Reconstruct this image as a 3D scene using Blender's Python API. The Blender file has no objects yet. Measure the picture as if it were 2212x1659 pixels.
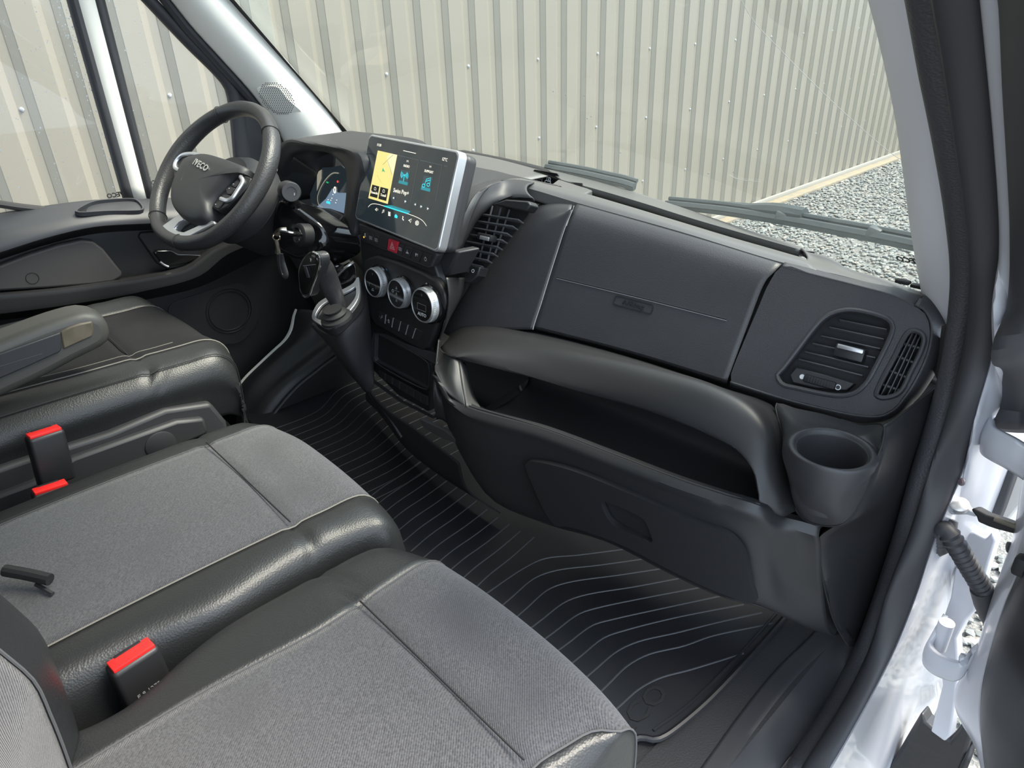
import bpy, bmesh, math, random
import numpy as np
from mathutils import Vector, Matrix
random.seed(7); rng = np.random.default_rng(11)
SC = bpy.context.scene; COL = SC.collection
# ---------------------------------------------------------------- camera, sky, sun, exposure
# van axes: x to the passenger side, y to the front, z up from the cab floor; metres
CAM = np.array([1.16, 0.0, 1.03]); FPX = 1531.0
MW = np.array([[0.68107397, 0.32310702, -0.65706933],
               [0.73149769, -0.33994663, 0.59105618],
               [-0.0323941, -0.88319768, -0.46788085]])     # columns: image right, image down, view
cam = bpy.data.objects.new('camera', bpy.data.cameras.new('camera')); COL.objects.link(cam)
cam.data.sensor_width = 36.0; cam.data.lens = FPX / 2212 * 36.0
cam.data.clip_start = 0.02; cam.data.clip_end = 200
_m = Matrix([[MW[0][0], -MW[0][1], -MW[0][2], CAM[0]], [MW[1][0], -MW[1][1], -MW[1][2], CAM[1]],
             [MW[2][0], -MW[2][1], -MW[2][2], CAM[2]], [0, 0, 0, 1]])
cam.matrix_world = _m
SC.camera = cam
world = bpy.data.worlds.new('overcast_sky'); SC.world = world; world.use_nodes = True
_bg = world.node_tree.nodes['Background']
_bg.inputs[0].default_value = (0.73, 0.85, 1.0, 1); _bg.inputs[1].default_value = 1.7
sun = bpy.data.objects.new('sun', bpy.data.lights.new('sun', 'SUN')); COL.objects.link(sun)
sun.data.energy = 5.6; sun.data.angle = math.radians(30); sun.data.color = (1.0, 0.92, 0.79)
_sd = Vector((math.cos(math.radians(57)) * math.cos(math.radians(51)),
              math.cos(math.radians(57)) * math.sin(math.radians(51)), math.sin(math.radians(57))))
sun.rotation_euler = _sd.to_track_quat('Z', 'Y').to_euler()
SC.view_settings.view_transform = 'Standard'; SC.view_settings.look = 'None'
SC.view_settings.exposure = 0.95; SC.view_settings.gamma = 1.0; SC.view_settings.use_curve_mapping = False
# ---------------------------------------------------------------- helpers
def V(*a): return np.array(a, float)
def nrm(v): v = np.asarray(v, float); return v / np.linalg.norm(v)
def ray(px, py): return MW @ V(px - 1106, py - 829.5, FPX)
def P(px, py, x=None, y=None, z=None, s=None):
    """point of the place seen at a pixel of the photograph, at a known x, y or z"""
    d = ray(px, py)
    if x is not None: t = (x - CAM[0]) / d[0]
    elif y is not None: t = (y - CAM[1]) / d[1]
    elif z is not None: t = (z - CAM[2]) / d[2]
    else: t = s
    return CAM + d * t
class Plane:
    def __init__(s, o, u, v):
        s.o = V(*o); s.u = nrm(u); v = V(*v); s.v = nrm(v - s.u * (v @ s.u)); s.n = np.cross(s.u, s.v)
    def px(s, x, y, off=0.0):
        d = ray(x, y); o = s.o + s.n * off
        return CAM + d * (((o - CAM) @ s.n) / (d @ s.n))
    def pt(s, a, b, off=0.0): return s.o + s.u * a + s.v * b + s.n * off
    def ab(s, p): q = np.asarray(p) - s.o; return q @ s.u, q @ s.v
    def rot(s): return np.array([s.u, s.v, s.n]).T
def cr(pts, n, closed=False):
    """n points spread along a smooth curve through pts"""
    p = np.array(pts, float); k = len(p)
    if k == 2:
        t = np.linspace(0, 1, n)[:, None]; return p[0] * (1 - t) + p[1] * t
    if closed: p = np.vstack([p[-1], p, p[0], p[1]])
    else: p = np.vstack([2 * p[0] - p[1], p, 2 * p[-1] - p[-2]])
    m = k if closed else k - 1
    out = []
    for i in range(m):
        a, b, c, d = p[i:i + 4]
        t0 = 0; t1 = t0 + max(1e-6, np.linalg.norm(b - a)) ** .5
        t2 = t1 + max(1e-6, np.linalg.norm(c - b)) ** .5; t3 = t2 + max(1e-6, np.linalg.norm(d - c)) ** .5
        for t in np.linspace(t1, t2, 16, endpoint=False):
            A1 = (t1 - t) / (t1 - t0) * a + (t - t0) / (t1 - t0) * b
            A2 = (t2 - t) / (t2 - t1) * b + (t - t1) / (t2 - t1) * c
            A3 = (t3 - t) / (t3 - t2) * c + (t - t2) / (t3 - t2) * d
            B1 = (t2 - t) / (t2 - t0) * A1 + (t - t0) / (t2 - t0) * A2
            B2 = (t3 - t) / (t3 - t1) * A2 + (t - t1) / (t3 - t1) * A3
            out.append((t2 - t) / (t2 - t1) * B1 + (t - t1) / (t2 - t1) * B2)
    out.append(p[1] if closed else p[-2])
    q = np.array(out); L = np.r_[0, np.cumsum(np.linalg.norm(np.diff(q, axis=0), axis=1))]
    t = np.linspace(0, L[-1], n + 1)[:-1] if closed else np.linspace(0, L[-1], n)
    return np.array([np.interp(t, L, q[:, j]) for j in range(p.shape[1])]).T
def crn(pts, n):
    """smooth curve through pts sampled at even index steps"""
    p = np.array(pts, float); k = len(p); q = np.vstack([2 * p[0] - p[1], p, 2 * p[-1] - p[-2]]); out = []
    for t in np.linspace(0, k - 1, n):
        i = min(int(t), k - 2); f = t - i; a, b, c, d = q[i:i + 4]
        out.append(.5 * (2 * b + (c - a) * f + (2 * a - 5 * b + 4 * c - d) * f * f + (3 * b - a - 3 * c + d) * f ** 3))
    return np.array(out)
ORG = {}
def put(o, parent=None, at=(0, 0, 0)):
    at = V(*at); ORG[o.name] = at; COL.objects.link(o)
    if parent is not None:
        o.parent = parent; o.location = Vector(at - ORG[parent.name])
    else: o.location = Vector(at)
    return o
def tag(o, label=None, cat=None, group=None, kind=None):
    if label: o['label'] = label
    if cat: o['category'] = cat
    if group: o['group'] = group
    if kind: o['kind'] = kind
    return o
def thing(name, at, label, cat, group=None, kind=None):
    o = bpy.data.objects.new(name, None); o.empty_display_size = .05
    put(o, None, at); return tag(o, label, cat, group, kind)
def mo(name, verts, faces, mat, parent=None, smooth=True, sharp=35, solid=0, off=0, bevel=0, seg=2, sub=0):
    v = np.array(verts, float); c = (v.min(0) + v.max(0)) / 2
    me = bpy.data.meshes.new(name); me.from_pydata((v - c).tolist(), [], [list(f) for f in faces]); me.update()
    if smooth:
        me.polygons.foreach_set('use_smooth', [True] * len(me.polygons))
        try: me.set_sharp_from_angle(angle=math.radians(sharp))
        except Exception: pass
    if mat is not None: me.materials.append(mat)
    o = bpy.data.objects.new(name, me); put(o, parent, c)
    if solid:
        m = o.modifiers.new('solid', 'SOLIDIFY'); m.thickness = solid; m.offset = off; m.use_even_offset = False
    if bevel:
        m = o.modifiers.new('bevel', 'BEVEL'); m.width = bevel; m.segments = seg; m.limit_method = 'ANGLE'; m.angle_limit = math.radians(40)
        m.harden_normals = False
    if sub:
        m = o.modifiers.new('sub', 'SUBSURF'); m.levels = sub; m.render_levels = sub
    return o
def gridfaces(nv, nu, cu=False, cv=False):
    f = []
    for j in range(nv if cv else nv - 1):
        for i in range(nu if cu else nu - 1):
            a = j * nu + i; b = j * nu + (i + 1) % nu; c = ((j + 1) % nv) * nu + (i + 1) % nu; d = ((j + 1) % nv) * nu + i
            f.append((a, b, c, d))
    return f
def loftpts(rows, nu, nv, crease=()):
    r = [cr(q, nu) for q in rows]; r = np.array(r)
    if nv is None: return r
    segs = [0] + sorted(crease) + [len(rows) - 1]; out = []
    tot = len(rows) - 1
    for a, b in zip(segs[:-1], segs[1:]):
        n = max(2, int(round(nv * (b - a) / tot)) + 1)
        cols = np.array([cr(r[a:b + 1, i], n) for i in range(nu)]).transpose(1, 0, 2)
        out.append(cols if a == 0 else cols[1:])
    return np.vstack(out)
def loft(name, rows, mat, parent=None, nu=40, nv=30, crease=(), solid=.004, off=-1, flip=False, **k):
    g = loftpts(rows, nu, nv, crease); h, w = g.shape[:2]
    f = gridfaces(h, w)
    if flip: f = [x[::-1] for x in f]
    return mo(name, g.reshape(-1, 3), f, mat, parent, solid=solid, off=off, **k)
def frames(path, closed=False):
    p = np.array(path, float); n = len(p)
    if closed: t = np.roll(p, -1, 0) - np.roll(p, 1, 0)
    else:
        t = np.gradient(p, axis=0)
    t /= np.maximum(1e-9, np.linalg.norm(t, axis=1))[:, None]
    a = V(0, 0, 1) if abs(t[0][2]) < .8 else V(1, 0, 0)
    u = nrm(np.cross(t[0], a)); U = [u]
    for i in range(1, n):
        u = U[-1] - t[i] * (U[-1] @ t[i]); U.append(nrm(u))
    U = np.array(U); return p, t, U, np.cross(t, U)
def tubepts(path, r, seg=10, closed=False, sec=None):
    p, t, U, W = frames(path, closed); n = len(p)
    rr = np.full(n, r) if np.isscalar(r) else np.interp(np.linspace(0, 1, n), np.linspace(0, 1, len(r)), r)
    a = np.linspace(0, 2 * math.pi, seg, endpoint=False)
    q = np.array([[np.cos(b), np.sin(b)] for b in a]) if sec is None else np.array(sec)
    return np.array([[p[i] + rr[i] * (c[0] * U[i] + c[1] * W[i]) for c in q] for i in range(n)])
def tube(name, path, r, mat, parent=None, seg=10, closed=False, sec=None, n=None, cap=True, **k):
    if n: path = cr(path, n, closed)
    g = tubepts(path, r, seg, closed, sec); h, w = g.shape[:2]
    f = gridfaces(h, w, True, closed)
    if cap and not closed: f += [tuple(range(w))[::-1], tuple((h - 1) * w + i for i in range(w))]
    return mo(name, g.reshape(-1, 3), f, mat, parent, **k)
def rboxmesh(size, r, seg=3):
    bm = bmesh.new(); bmesh.ops.create_cube(bm, size=1.0)
    for v in bm.verts: v.co = Vector((v.co.x * size[0], v.co.y * size[1], v.co.z * size[2]))
    r = min(r, min(size) * .49)
    if r > 0: bmesh.ops.bevel(bm, geom=bm.edges[:], offset=r, segments=seg, affect='EDGES', profile=.5)
    v = np.array([tuple(x.co) for x in bm.verts]); f = [[x.index for x in q.verts] for q in bm.faces]
    bm.free(); return v, f
def rbox(name, c, size, mat, parent=None, rot=None, r=.003, seg=2, **k):
    v, f = rboxmesh(size, r, seg)
    if rot is not None: v = v @ np.asarray(rot).T
    return mo(name, v + V(*c), f, mat, parent, **k)
def prism(name, outline, depth, mat, parent=None, bevel=.002, seg=2, **k):
    """solid panel: 3D outline swept by a vector"""
    o = np.array(outline, float); n = len(o); d = np.array(depth, float)
    v = np.vstack([o, o + d])
    nn = np.zeros(3)
    for i in range(n): nn += np.cross(o[i], o[(i + 1) % n])
    if nn @ d > 0: idx = list(range(n))[::-1]
    else: idx = list(range(n))
    f = [idx, [n + i for i in idx[::-1]]]
    for a, b in zip(idx, idx[1:] + idx[:1]): f.append([b, a, n + a, n + b])
    return mo(name, v, f, mat, parent, bevel=bevel, seg=seg, **k)
def rrect(w, h, r, k=5):
    out = []
    for cx, cy, a0 in ((w / 2 - r, h / 2 - r, 0), (-w / 2 + r, h / 2 - r, 90), (-w / 2 + r, -h / 2 + r, 180), (w / 2 - r, -h / 2 + r, 270)):
        for i in range(k + 1):
            a = math.radians(a0 + 90 * i / k); out.append((cx + r * math.cos(a), cy + r * math.sin(a)))
    return out
def slab(name, pl, a, b, w, h, t, mat, parent=None, r=.004, off=0, bevel=.0008, **k):
    """rounded plate lying on a plane: centre (a,b), size w x h, thickness t standing proud"""
    o = [pl.pt(a + x, b + y, off) for x, y in rrect(w, h, r)]
    return prism(name, o, pl.n * t, mat, parent, bevel=bevel, **k)
def lathe(name, o, axis, prof, mat, parent=None, seg=32, cap=True, **k):
    ax = nrm(axis); a = V(0, 0, 1) if abs(ax[2]) < .9 else V(1, 0, 0); u = nrm(np.cross(a, ax)); w = np.cross(ax, u)
    g = []
    for r, z in prof:
        for i in range(seg):
            t = 2 * math.pi * i / seg; g.append(V(*o) + ax * z + r * (math.cos(t) * u + math.sin(t) * w))
    f = gridfaces(len(prof), seg, True)
    n = len(prof)
    if prof[0][0] > 1e-6: f.append(tuple(range(seg))[::-1])
    if cap and prof[-1][0] > 1e-6: f.append(tuple((n - 1) * seg + i for i in range(seg)))
    return mo(name, g, f, mat, parent, **k)
def polyring(name, pl, outer, inner, t, mat, parent=None, off=0, **k):
    """flat ring between two closed outlines (lists of plane coordinates, same count)"""
    n = len(outer)
    v = [pl.pt(*q, off) for q in outer] + [pl.pt(*q, off) for q in inner]
    v += [x + pl.n * t for x in v]; f = []
    for i in range(n):
        j = (i + 1) % n
        f += [(2 * n + i, 2 * n + j, 3 * n + j, 3 * n + i), (i, n + i, n + j, j), (i, j, 2 * n + j, 2 * n + i), (n + i, 3 * n + i, 3 * n + j, n + j)]
    return mo(name, v, f, mat, parent, **k)
_fonts = {}
def text(name, s, pl, a, b, h, mat, parent=None, depth=.0003, off=0, bold=0, xs=1.0, shear=0, mirror=False, align='CENTER', kind=None):
    cu = bpy.data.curves.new('t', 'FONT'); cu.body = s; cu.size = h * 1.38; cu.align_x = align; cu.align_y = 'CENTER'
    cu.extrude = depth / 2; cu.offset = bold; cu.shear = shear; cu.resolution_u = 2
    ob = bpy.data.objects.new('t', cu); COL.objects.link(ob)
    dg = bpy.context.evaluated_depsgraph_get(); dg.update()
    me = bpy.data.meshes.new_from_object(ob.evaluated_get(dg))
    vs = np.array([tuple(v.co) for v in me.vertices]); fs = [list(p.vertices) for p in me.polygons]
    bpy.data.objects.remove(ob); bpy.data.curves.remove(cu); bpy.data.meshes.remove(me)
    if len(vs) == 0: return None
    sx = -xs if mirror else xs
    w = [pl.pt(a + q[0] * sx, b + q[1], off + q[2] + depth / 2) for q in vs]
    if mirror: fs = [f[::-1] for f in fs]
    return mo(name, w, fs, mat, parent, smooth=False)
def stroke(name, pl, pts, w, mat, parent=None, t=.0003, off=0, closed=False, n=None):
    """flat line of width w drawn on a plane"""
    p = cr(pts, n, closed) if n else np.array(pts, float)
    m = len(p); v = []; f = []
    for i in range(m):
        a = p[i - 1] if (i or closed) else p[i]; b = p[(i + 1) % m] if (i < m - 1 or closed) else p[i]
        d = nrm(b - a); q = V(-d[1], d[0]) * w / 2
        v += [pl.pt(*(p[i] + q), off + t), pl.pt(*(p[i] - q), off + t)]
    for i in range(m if closed else m - 1):
        j = (i + 1) % m; f.append((2 * i, 2 * i + 1, 2 * j + 1, 2 * j))
    return mo(name, v, f, mat, parent, smooth=False)
def joined(name, parts, mat, parent=None, **k):
    """several (verts, faces) as one mesh"""
    v = []; f = []
    for a, b in parts:
        o = len(v); v += [tuple(x) for x in a]; f += [[o + i for i in q] for q in b]
    return mo(name, v, f, mat, parent, **k)
# ---------------------------------------------------------------- materials
def mat(name, col, rough=.5, metal=0, spec=.5, bump=None, var=None, coat=0, emit=None, sheen=0, coord='Object'):
    m = bpy.data.materials.new(name); m.use_nodes = True; nt = m.node_tree; N = nt.nodes; L = nt.links
    b = N['Principled BSDF']; b.inputs['Base Color'].default_value = (*col, 1); b.inputs['Roughness'].default_value = rough
    b.inputs['Metallic'].default_value = metal; b.inputs['Specular IOR Level'].default_value = spec
    if coat: b.inputs['Coat Weight'].default_value = coat; b.inputs['Coat Roughness'].default_value = .06
    if sheen: b.inputs['Sheen Weight'].default_value = sheen
    if emit: b.inputs['Emission Color'].default_value = (*emit[0], 1); b.inputs['Emission Strength'].default_value = emit[1]
    tc = N.new('ShaderNodeTexCoord'); co = tc.outputs[coord]
    def tex(kind, scale):
        if kind == 'noise':
            t = N.new('ShaderNodeTexNoise'); t.inputs['Scale'].default_value = scale; t.inputs['Detail'].default_value = 3; o = t.outputs[0]
        elif kind == 'voronoi':
            t = N.new('ShaderNodeTexVoronoi'); t.inputs['Scale'].default_value = scale; o = t.outputs[0]
        elif kind == 'wave':
            t = N.new('ShaderNodeTexWave'); t.inputs['Scale'].default_value = scale; t.bands_direction = 'DIAGONAL'; t.inputs['Distortion'].default_value = .3; t.inputs['Detail'].default_value = 1; o = t.outputs['Fac']
        elif kind == 'checker':
            t = N.new('ShaderNodeTexChecker'); t.inputs['Scale'].default_value = scale; o = t.outputs['Fac']
        elif kind == 'magic':
            t = N.new('ShaderNodeTexMagic'); t.inputs['Scale'].default_value = scale; o = t.outputs['Fac']
        L.new(co, t.inputs['Vector']); return o
    if bump:
        prev = None
        for kind, scale, st, dist in (bump if isinstance(bump, list) else [bump]):
            bp = N.new('ShaderNodeBump'); bp.inputs['Strength'].default_value = st; bp.inputs['Distance'].default_value = dist
            L.new(tex(kind, scale), bp.inputs['Height'])
            if prev: L.new(prev, bp.inputs['Normal'])
            prev = bp.outputs[0]
        L.new(prev, b.inputs['Normal'])
    if var:
        src = None
        for kind, scale, lo, hi, c2 in (var if isinstance(var, list) else [var]):
            mr = N.new('ShaderNodeMapRange'); mr.inputs[1].default_value = lo; mr.inputs[2].default_value = hi
            L.new(tex(kind, scale), mr.inputs[0])
            mx = N.new('ShaderNodeMix'); mx.data_type = 'RGBA'
            L.new(mr.outputs[0], mx.inputs[0]); mx.inputs[6].default_value = (*col, 1); mx.inputs[7].default_value = (*c2, 1)
            if src: L.new(src, mx.inputs[6])
            src = mx.outputs[2]
        L.new(src, b.inputs['Base Color'])
    return m
def glassmat(name, tint, refl=.9, haze=0.0, hazecol=(.8, .85, .8)):
    m = bpy.data.materials.new(name); m.use_nodes = True; nt = m.node_tree; N = nt.nodes; L = nt.links
    N.remove(N['Principled BSDF']); out = N['Material Output']
    tr = N.new('ShaderNodeBsdfTransparent'); tr.inputs[0].default_value = (*tint, 1)
    gl = N.new('ShaderNodeBsdfGlossy'); gl.inputs['Roughness'].default_value = .01; gl.inputs[0].default_value = (refl, refl, refl, 1)
    fr = N.new('ShaderNodeFresnel'); fr.inputs[0].default_value = 1.45
    mx = N.new('ShaderNodeMixShader'); L.new(fr.outputs[0], mx.inputs[0]); L.new(tr.outputs[0], mx.inputs[1]); L.new(gl.outputs[0], mx.inputs[2])
    last = mx.outputs[0]
    if haze:
        df = N.new('ShaderNodeBsdfDiffuse'); df.inputs[0].default_value = (*hazecol, 1)
        m2 = N.new('ShaderNodeMixShader'); m2.inputs[0].default_value = haze; L.new(last, m2.inputs[1]); L.new(df.outputs[0], m2.inputs[2]); last = m2.outputs[0]
    L.new(last, out.inputs[0]); return m
M = {}
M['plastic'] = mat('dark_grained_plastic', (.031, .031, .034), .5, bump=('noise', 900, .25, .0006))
M['plastic2'] = mat('black_smooth_plastic', (.0175, .0175, .019), .45, bump=('noise', 700, .12, .0004))
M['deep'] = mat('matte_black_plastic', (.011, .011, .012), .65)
M['soft'] = mat('soft_touch_dash_skin', (.042, .042, .047), .46, bump=[('voronoi', 620, .35, .0006)], var=('noise', 6, .45, .7, (.035, .035, .039)))
M['topskin'] = mat('lit_dash_top_skin', (.095, .094, .092), .40, spec=.8, bump=('noise', 1100, .25, .0004))  # dash plastic made lighter; strong light on the top is put into the colour
M['gloss'] = mat('gloss_black', (.008, .008, .009), .12, coat=.4)
M['satin'] = mat('satin_silver', (.62, .63, .65), .34, metal=.8)
M['chrome'] = mat('bright_chrome', (.75, .75, .76), .12, metal=1)
M['brass'] = mat('nickel_key_ring', (.62, .56, .48), .2, metal=1)
M['white'] = mat('white_body_paint', (.47, .48, .52), .28, coat=.5)
M['cream'] = mat('cream_pillar_trim', (.86, .85, .79), .55, bump=('noise', 900, .15, .0004))
M['seal'] = mat('black_rubber_seal', (.040, .040, .045), .55, bump=('noise', 60, .1, .001))
M['sealgrain'] = mat('grained_door_seal', (.052, .052, .058), .5, bump=('voronoi', 330, .55, .001))
M['rubber'] = mat('ribbed_rubber', (.016, .016, .019), .42, bump=('noise', 300, .12, .0006), var=('noise', 9, .5, .75, (.022, .021, .023)))
M['carpet'] = mat('dark_floor_covering', (.022, .022, .024), .6, bump=('noise', 350, .6, .001))
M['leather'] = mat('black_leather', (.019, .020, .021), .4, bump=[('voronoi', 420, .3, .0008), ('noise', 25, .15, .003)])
M['wheelskin'] = mat('perforated_leather', (.034, .034, .036), .42, bump=('voronoi', 300, .45, .0007))
M['smoothskin'] = mat('smooth_leather', (.036, .036, .038), .38, bump=('noise', 260, .12, .0007))
M['fabric'] = mat('grey_twill_fabric', (.062, .062, .067), .9, spec=.2, sheen=.2, bump=[('wave', 190, .5, .0012), ('noise', 700, .5, .001)],
                  var=[('wave', 190, .3, .7, (.034, .034, .038)), ('noise', 420, .35, .65, (.085, .085, .091)), ('noise', 8, .5, .8, (.050, .050, .055))])
M['fabricdark'] = mat('shaded_grey_seat_cloth', (.016, .016, .0175), .9, spec=.2, bump=('noise', 600, .5, .001), var=('noise', 9, .4, .7, (.019, .019, .0205)))  # driver seat cloth; its shade is put into a darker base colour
M['stitch'] = mat('pale_stitching', (.17, .16, .14), .8)
M['seamdark'] = mat('grey_seam_thread', (.075, .075, .078), .8)
M['red'] = mat('red_plastic', (.72, .02, .018), .4, emit=((.72, .02, .018), .05))
M['redbtn'] = mat('red_hazard_button', (.48, .02, .04), .45)
M['ink'] = mat('white_print', (.72, .73, .74), .6)
M['inkdim'] = mat('grey_print', (.30, .30, .31), .6)
M['darkink'] = mat('dark_glass_print', (.03, .03, .03), .7)
M['wind'] = glassmat('windscreen_glass', (.84, .88, .85), .8, haze=.085)  # diffuse haze painted in for the dash reflected in the glass
M['side'] = glassmat('side_glass', (.90, .92, .91), .8, haze=.05)
M['screen'] = mat('screen_glass', (.010, .012, .014), .06, coat=.5, emit=((.020, .030, .036), .4))
M['armrest'] = mat('worn_grey_armrest', (.062, .060, .054), .5, bump=('noise', 300, .2, .0006))
M['tan'] = mat('worn_tan_plastic', (.12, .10, .07), .5, var=('noise', 30, .45, .6, (.09, .075, .05)))
# ---------------------------------------------------------------- the yard: ground, stones, clad building wall
M['ground'] = mat('grey_gravel_bed', (.16, .165, .16), .9, bump=('noise', 60, .8, .02), var=[('noise', 40, .4, .6, (.12, .125, .13)), ('noise', 120, .5, .62, (.24, .24, .225))])
M['wallsheet'] = mat('painted_wall_sheet', (.250, .230, .188), .42, spec=.5)
M['flashing'] = mat('wall_base_flashing', (.30, .29, .26), .6)
M['kerb'] = mat('sandy_kerb', (.24, .215, .17), .85, bump=('noise', 60, .5, .01), var=('noise', 14, .45, .6, (.30, .24, .16)))
GZ = -.757
mo('ground', [(-6, -8, GZ - .01), (14, -8, GZ - .01), (14, 40, GZ - .01), (-6, 40, GZ - .01)], [(0, 1, 2, 3)], M['ground'], smooth=False)['kind'] = 'structure'
def stones(name, n, xr, yr, size, m, label):
    bm = bmesh.new(); bmesh.ops.create_icosphere(bm, subdivisions=1, radius=1.0)
    bv = np.array([tuple(v.co) for v in bm.verts]); bf = np.array([[v.index for v in f.verts] for f in bm.faces]); bm.free()
    k = len(bv); c = np.c_[rng.uniform(*xr, n), rng.uniform(*yr, n), np.full(n, GZ)]
    s = rng.uniform(size[0], size[1], n)[:, None] * np.c_[rng.uniform(.8, 1.5, n), rng.uniform(.7, 1.2, n), rng.uniform(.45, .8, n)]
    a = rng.uniform(0, 6.28, n); j = rng.uniform(.75, 1.2, (n, k, 1))
    v = bv[None] * s[:, None] * j
    x = v[..., 0] * np.cos(a)[:, None] - v[..., 1] * np.sin(a)[:, None]; y = v[..., 0] * np.sin(a)[:, None] + v[..., 1] * np.cos(a)[:, None]
    v = np.stack([x, y, v[..., 2]], -1) + c[:, None]
    f = (bf[None] + (np.arange(n) * k)[:, None, None]).reshape(-1, 3)
    o = mo(name, v.reshape(-1, 3), f.tolist(), m, smooth=False); return tag(o, label, 'gravel', kind='stuff')
def stonemat(name):
    m = mat(name, (.3, .3, .29), .85); nt = m.node_tree; N = nt.nodes; L = nt.links
    g = N.new('ShaderNodeNewGeometry'); r = N.new('ShaderNodeValToRGB')
    e = r.color_ramp.elements; e[0].color = (.15, .165, .165, 1); e[1].color = (.31, .31, .29, 1)
    for p, c in ((.3, (.19, .205, .205, 1)), (.6, (.235, .245, .235, 1)), (.78, (.27, .245, .21, 1)), (.86, (.29, .30, .285, 1))):
        q = e.new(p); q.color = c
    L.new(g.outputs['Random Per Island'], r.inputs[0]); L.new(r.outputs[0], N['Principled BSDF'].inputs['Base Color']); return m
M['stone'] = stonemat('mixed_grey_stones')
stones('gravel', 21000, (-2.2, 1.0), (4.4, 11.5), (.009, .019), M['stone'], 'loose grey gravel on the yard seen through the windscreen')
stones('gravel', 1500, (.85, 1.9), (1.1, 2.6), (.010, .022), M['stone'], 'grey pebbles on the ground under the open passenger door')
wall = thing('wall_left', (-2.34, 6, GZ), None, None, kind='structure')
PIT = .19114; XV = -2.342; XC = -2.320; Y0 = 2.7278
sheets = []
def sheet(i):
    prof = []
    for k in range(6):
        y = k * PIT
        prof += [(XV, y), (XV + .003, y + .002), (XC - .003, y + .031), (XC, y + .033), (XC, y + .124), (XC - .003, y + .126), (XV + .003, y + .155), (XV, y + .157)]
    prof.append((XV, 6 * PIT))
    v = []
    for z in (GZ + .02, 4.6): v += [(a, b, z) for a, b in prof]
    n = len(prof); f = [(j, n + j, n + j + 1, j + 1)[::-1] for j in range(n - 1)]
    return v, f
v, f = sheet(0)
first = mo('cladding_sheet', [(a, b + Y0 - 6 * PIT * 4, c) for a, b, c in v], f, M['wallsheet'], wall, sharp=20)
for i in range(-3, 16):
    o = first.copy(); COL.objects.link(o); o.parent = wall; o.location = first.location.copy(); o.location.y += (i + 4) * 6 * PIT
sv, sf = [], []
first_s = None
for zz in (.741, .265, -.21, 1.217, 1.69):
    for k in range(-4, 22):
        y = Y0 + .575 * k - .0135 + (0 if True else 0)
        y = 2.8985 + .5734 * (k - 0)
        if first_s is None:
            first_s = lathe('screw', (XV, y, zz), (1, 0, 0), [(.009, 0), (.009, .003), (.0055, .004), (.0055, .008), (.0, .0085)], M['satin'], wall, seg=10)
            base = np.array(first_s.location); y0_, z0_ = y, zz
        else:
            o = first_s.copy(); COL.objects.link(o); o.parent = wall; o.location = Vector(base + V(0, y - y0_, zz - z0_))
tr = thing('trim_1', (-2.3, 6, GZ), None, None, kind='structure')
rbox('base_flashing', (-2.305, 8, GZ + .035), (.03, 26, .05), M['flashing'], tr, r=.004)
rbox('kerb_strip', (-2.25, 8, GZ + .006), (.11, 26, .035), M['kerb'], tr, r=.006)
# ---------------------------------------------------------------- cab shell
shell = thing('ceiling', (0, 0, 1.62), None, None, kind='structure')
rbox('roof_lining', (0, -.33, 1.66), (1.86, 1.60, .05), M['cream'], shell, r=.015)
rbox('overhead_shelf', (0, .50, 1.52), (1.72, .34, .22), M['cream'], shell, r=.03)  # out of view; added to block high sun through the windscreen
rbox('roof_panel', (0, -.33, 1.70), (1.92, 1.66, .025), M['white'], shell, r=.01)
mo('wall_rear', [(-.95, -.95, -.1), (.95, -.95, -.1), (.95, -.95, 1.68), (-.95, -.95, 1.68)], [(0, 1, 2, 3)], M['plastic'], smooth=False, solid=.03)['kind'] = 'structure'
rbox('rear_quarter', (-.94, -.68, .75), (.05, .5, 1.8), M['white'], shell, r=.01)
o = rbox('wall_right', (.94, -.72, .70), (.05, .46, 1.85), M['white'], None, r=.01); o['kind'] = 'structure'
# floor pan with the step well at the passenger door
fl = thing('floor', (0, .3, -.02), None, None, kind='structure')
mo('floor_pan', [(-.9, -.95, -.004), (.80, -.95, -.004), (.80, .30, -.004), (.80, .62, -.004), (.83, 1.35, -.004), (-.9, 1.35, -.004)], [(0, 1, 2, 3, 4, 5)], M['carpet'], fl, smooth=False, solid=.02, off=-1)
loft('firewall', [[V(-.9, 1.12, -.02), V(.86, 1.16, -.02)], [V(-.9, 1.25, .15), V(.88, 1.28, .15)], [V(-.9, 1.30, .47), V(.88, 1.32, .47)]], M['deep'], fl, nu=8, nv=8, solid=.01)
mo('kick_wall', [(-.9, .93, -.05), (-.9, 1.4, -.05), (-.9, 1.4, .60), (-.9, .93, .60)], [(0, 1, 2, 3)], M['deep'], fl, smooth=False, solid=.01)
# windscreen
def wsy(x, z): return 1.245 - .80 * (z - .59) + .11 * (1 - min(1, abs(x) / .82) ** 2)
w1 = thing('window_1', (0, 1.3, .6), None, None, kind='structure')
xs = np.linspace(-.86, .86, 41); zs = np.linspace(.52, 1.60, 25)
g = [(x * (1 - .06 * (z - .6)), wsy(x, z), z) for z in zs for x in xs]
mo('windscreen_pane', g, gridfaces(25, 41), M['wind'], w1)
# black printed border of the windscreen
def wsp(x, z, o=-.004): return V(x * (1 - .06 * (z - .6)), wsy(x, z) + o, z)
for sgn in (-1, 1):
    loft('glass_border', [[wsp(sgn * .86, z) for z in np.linspace(.53, 1.58, 12)], [wsp(sgn * (.835 if sgn > 0 else .80), z) for z in np.linspace(.53, 1.58, 12)]], M['deep'], w1, nu=30, nv=3, solid=0)
loft('glass_border', [[wsp(x, .53) for x in np.linspace(-.85, .85, 20)], [wsp(x, .555) for x in np.linspace(-.85, .85, 20)]], M['deep'], w1, nu=40, nv=3, solid=0)
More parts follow.
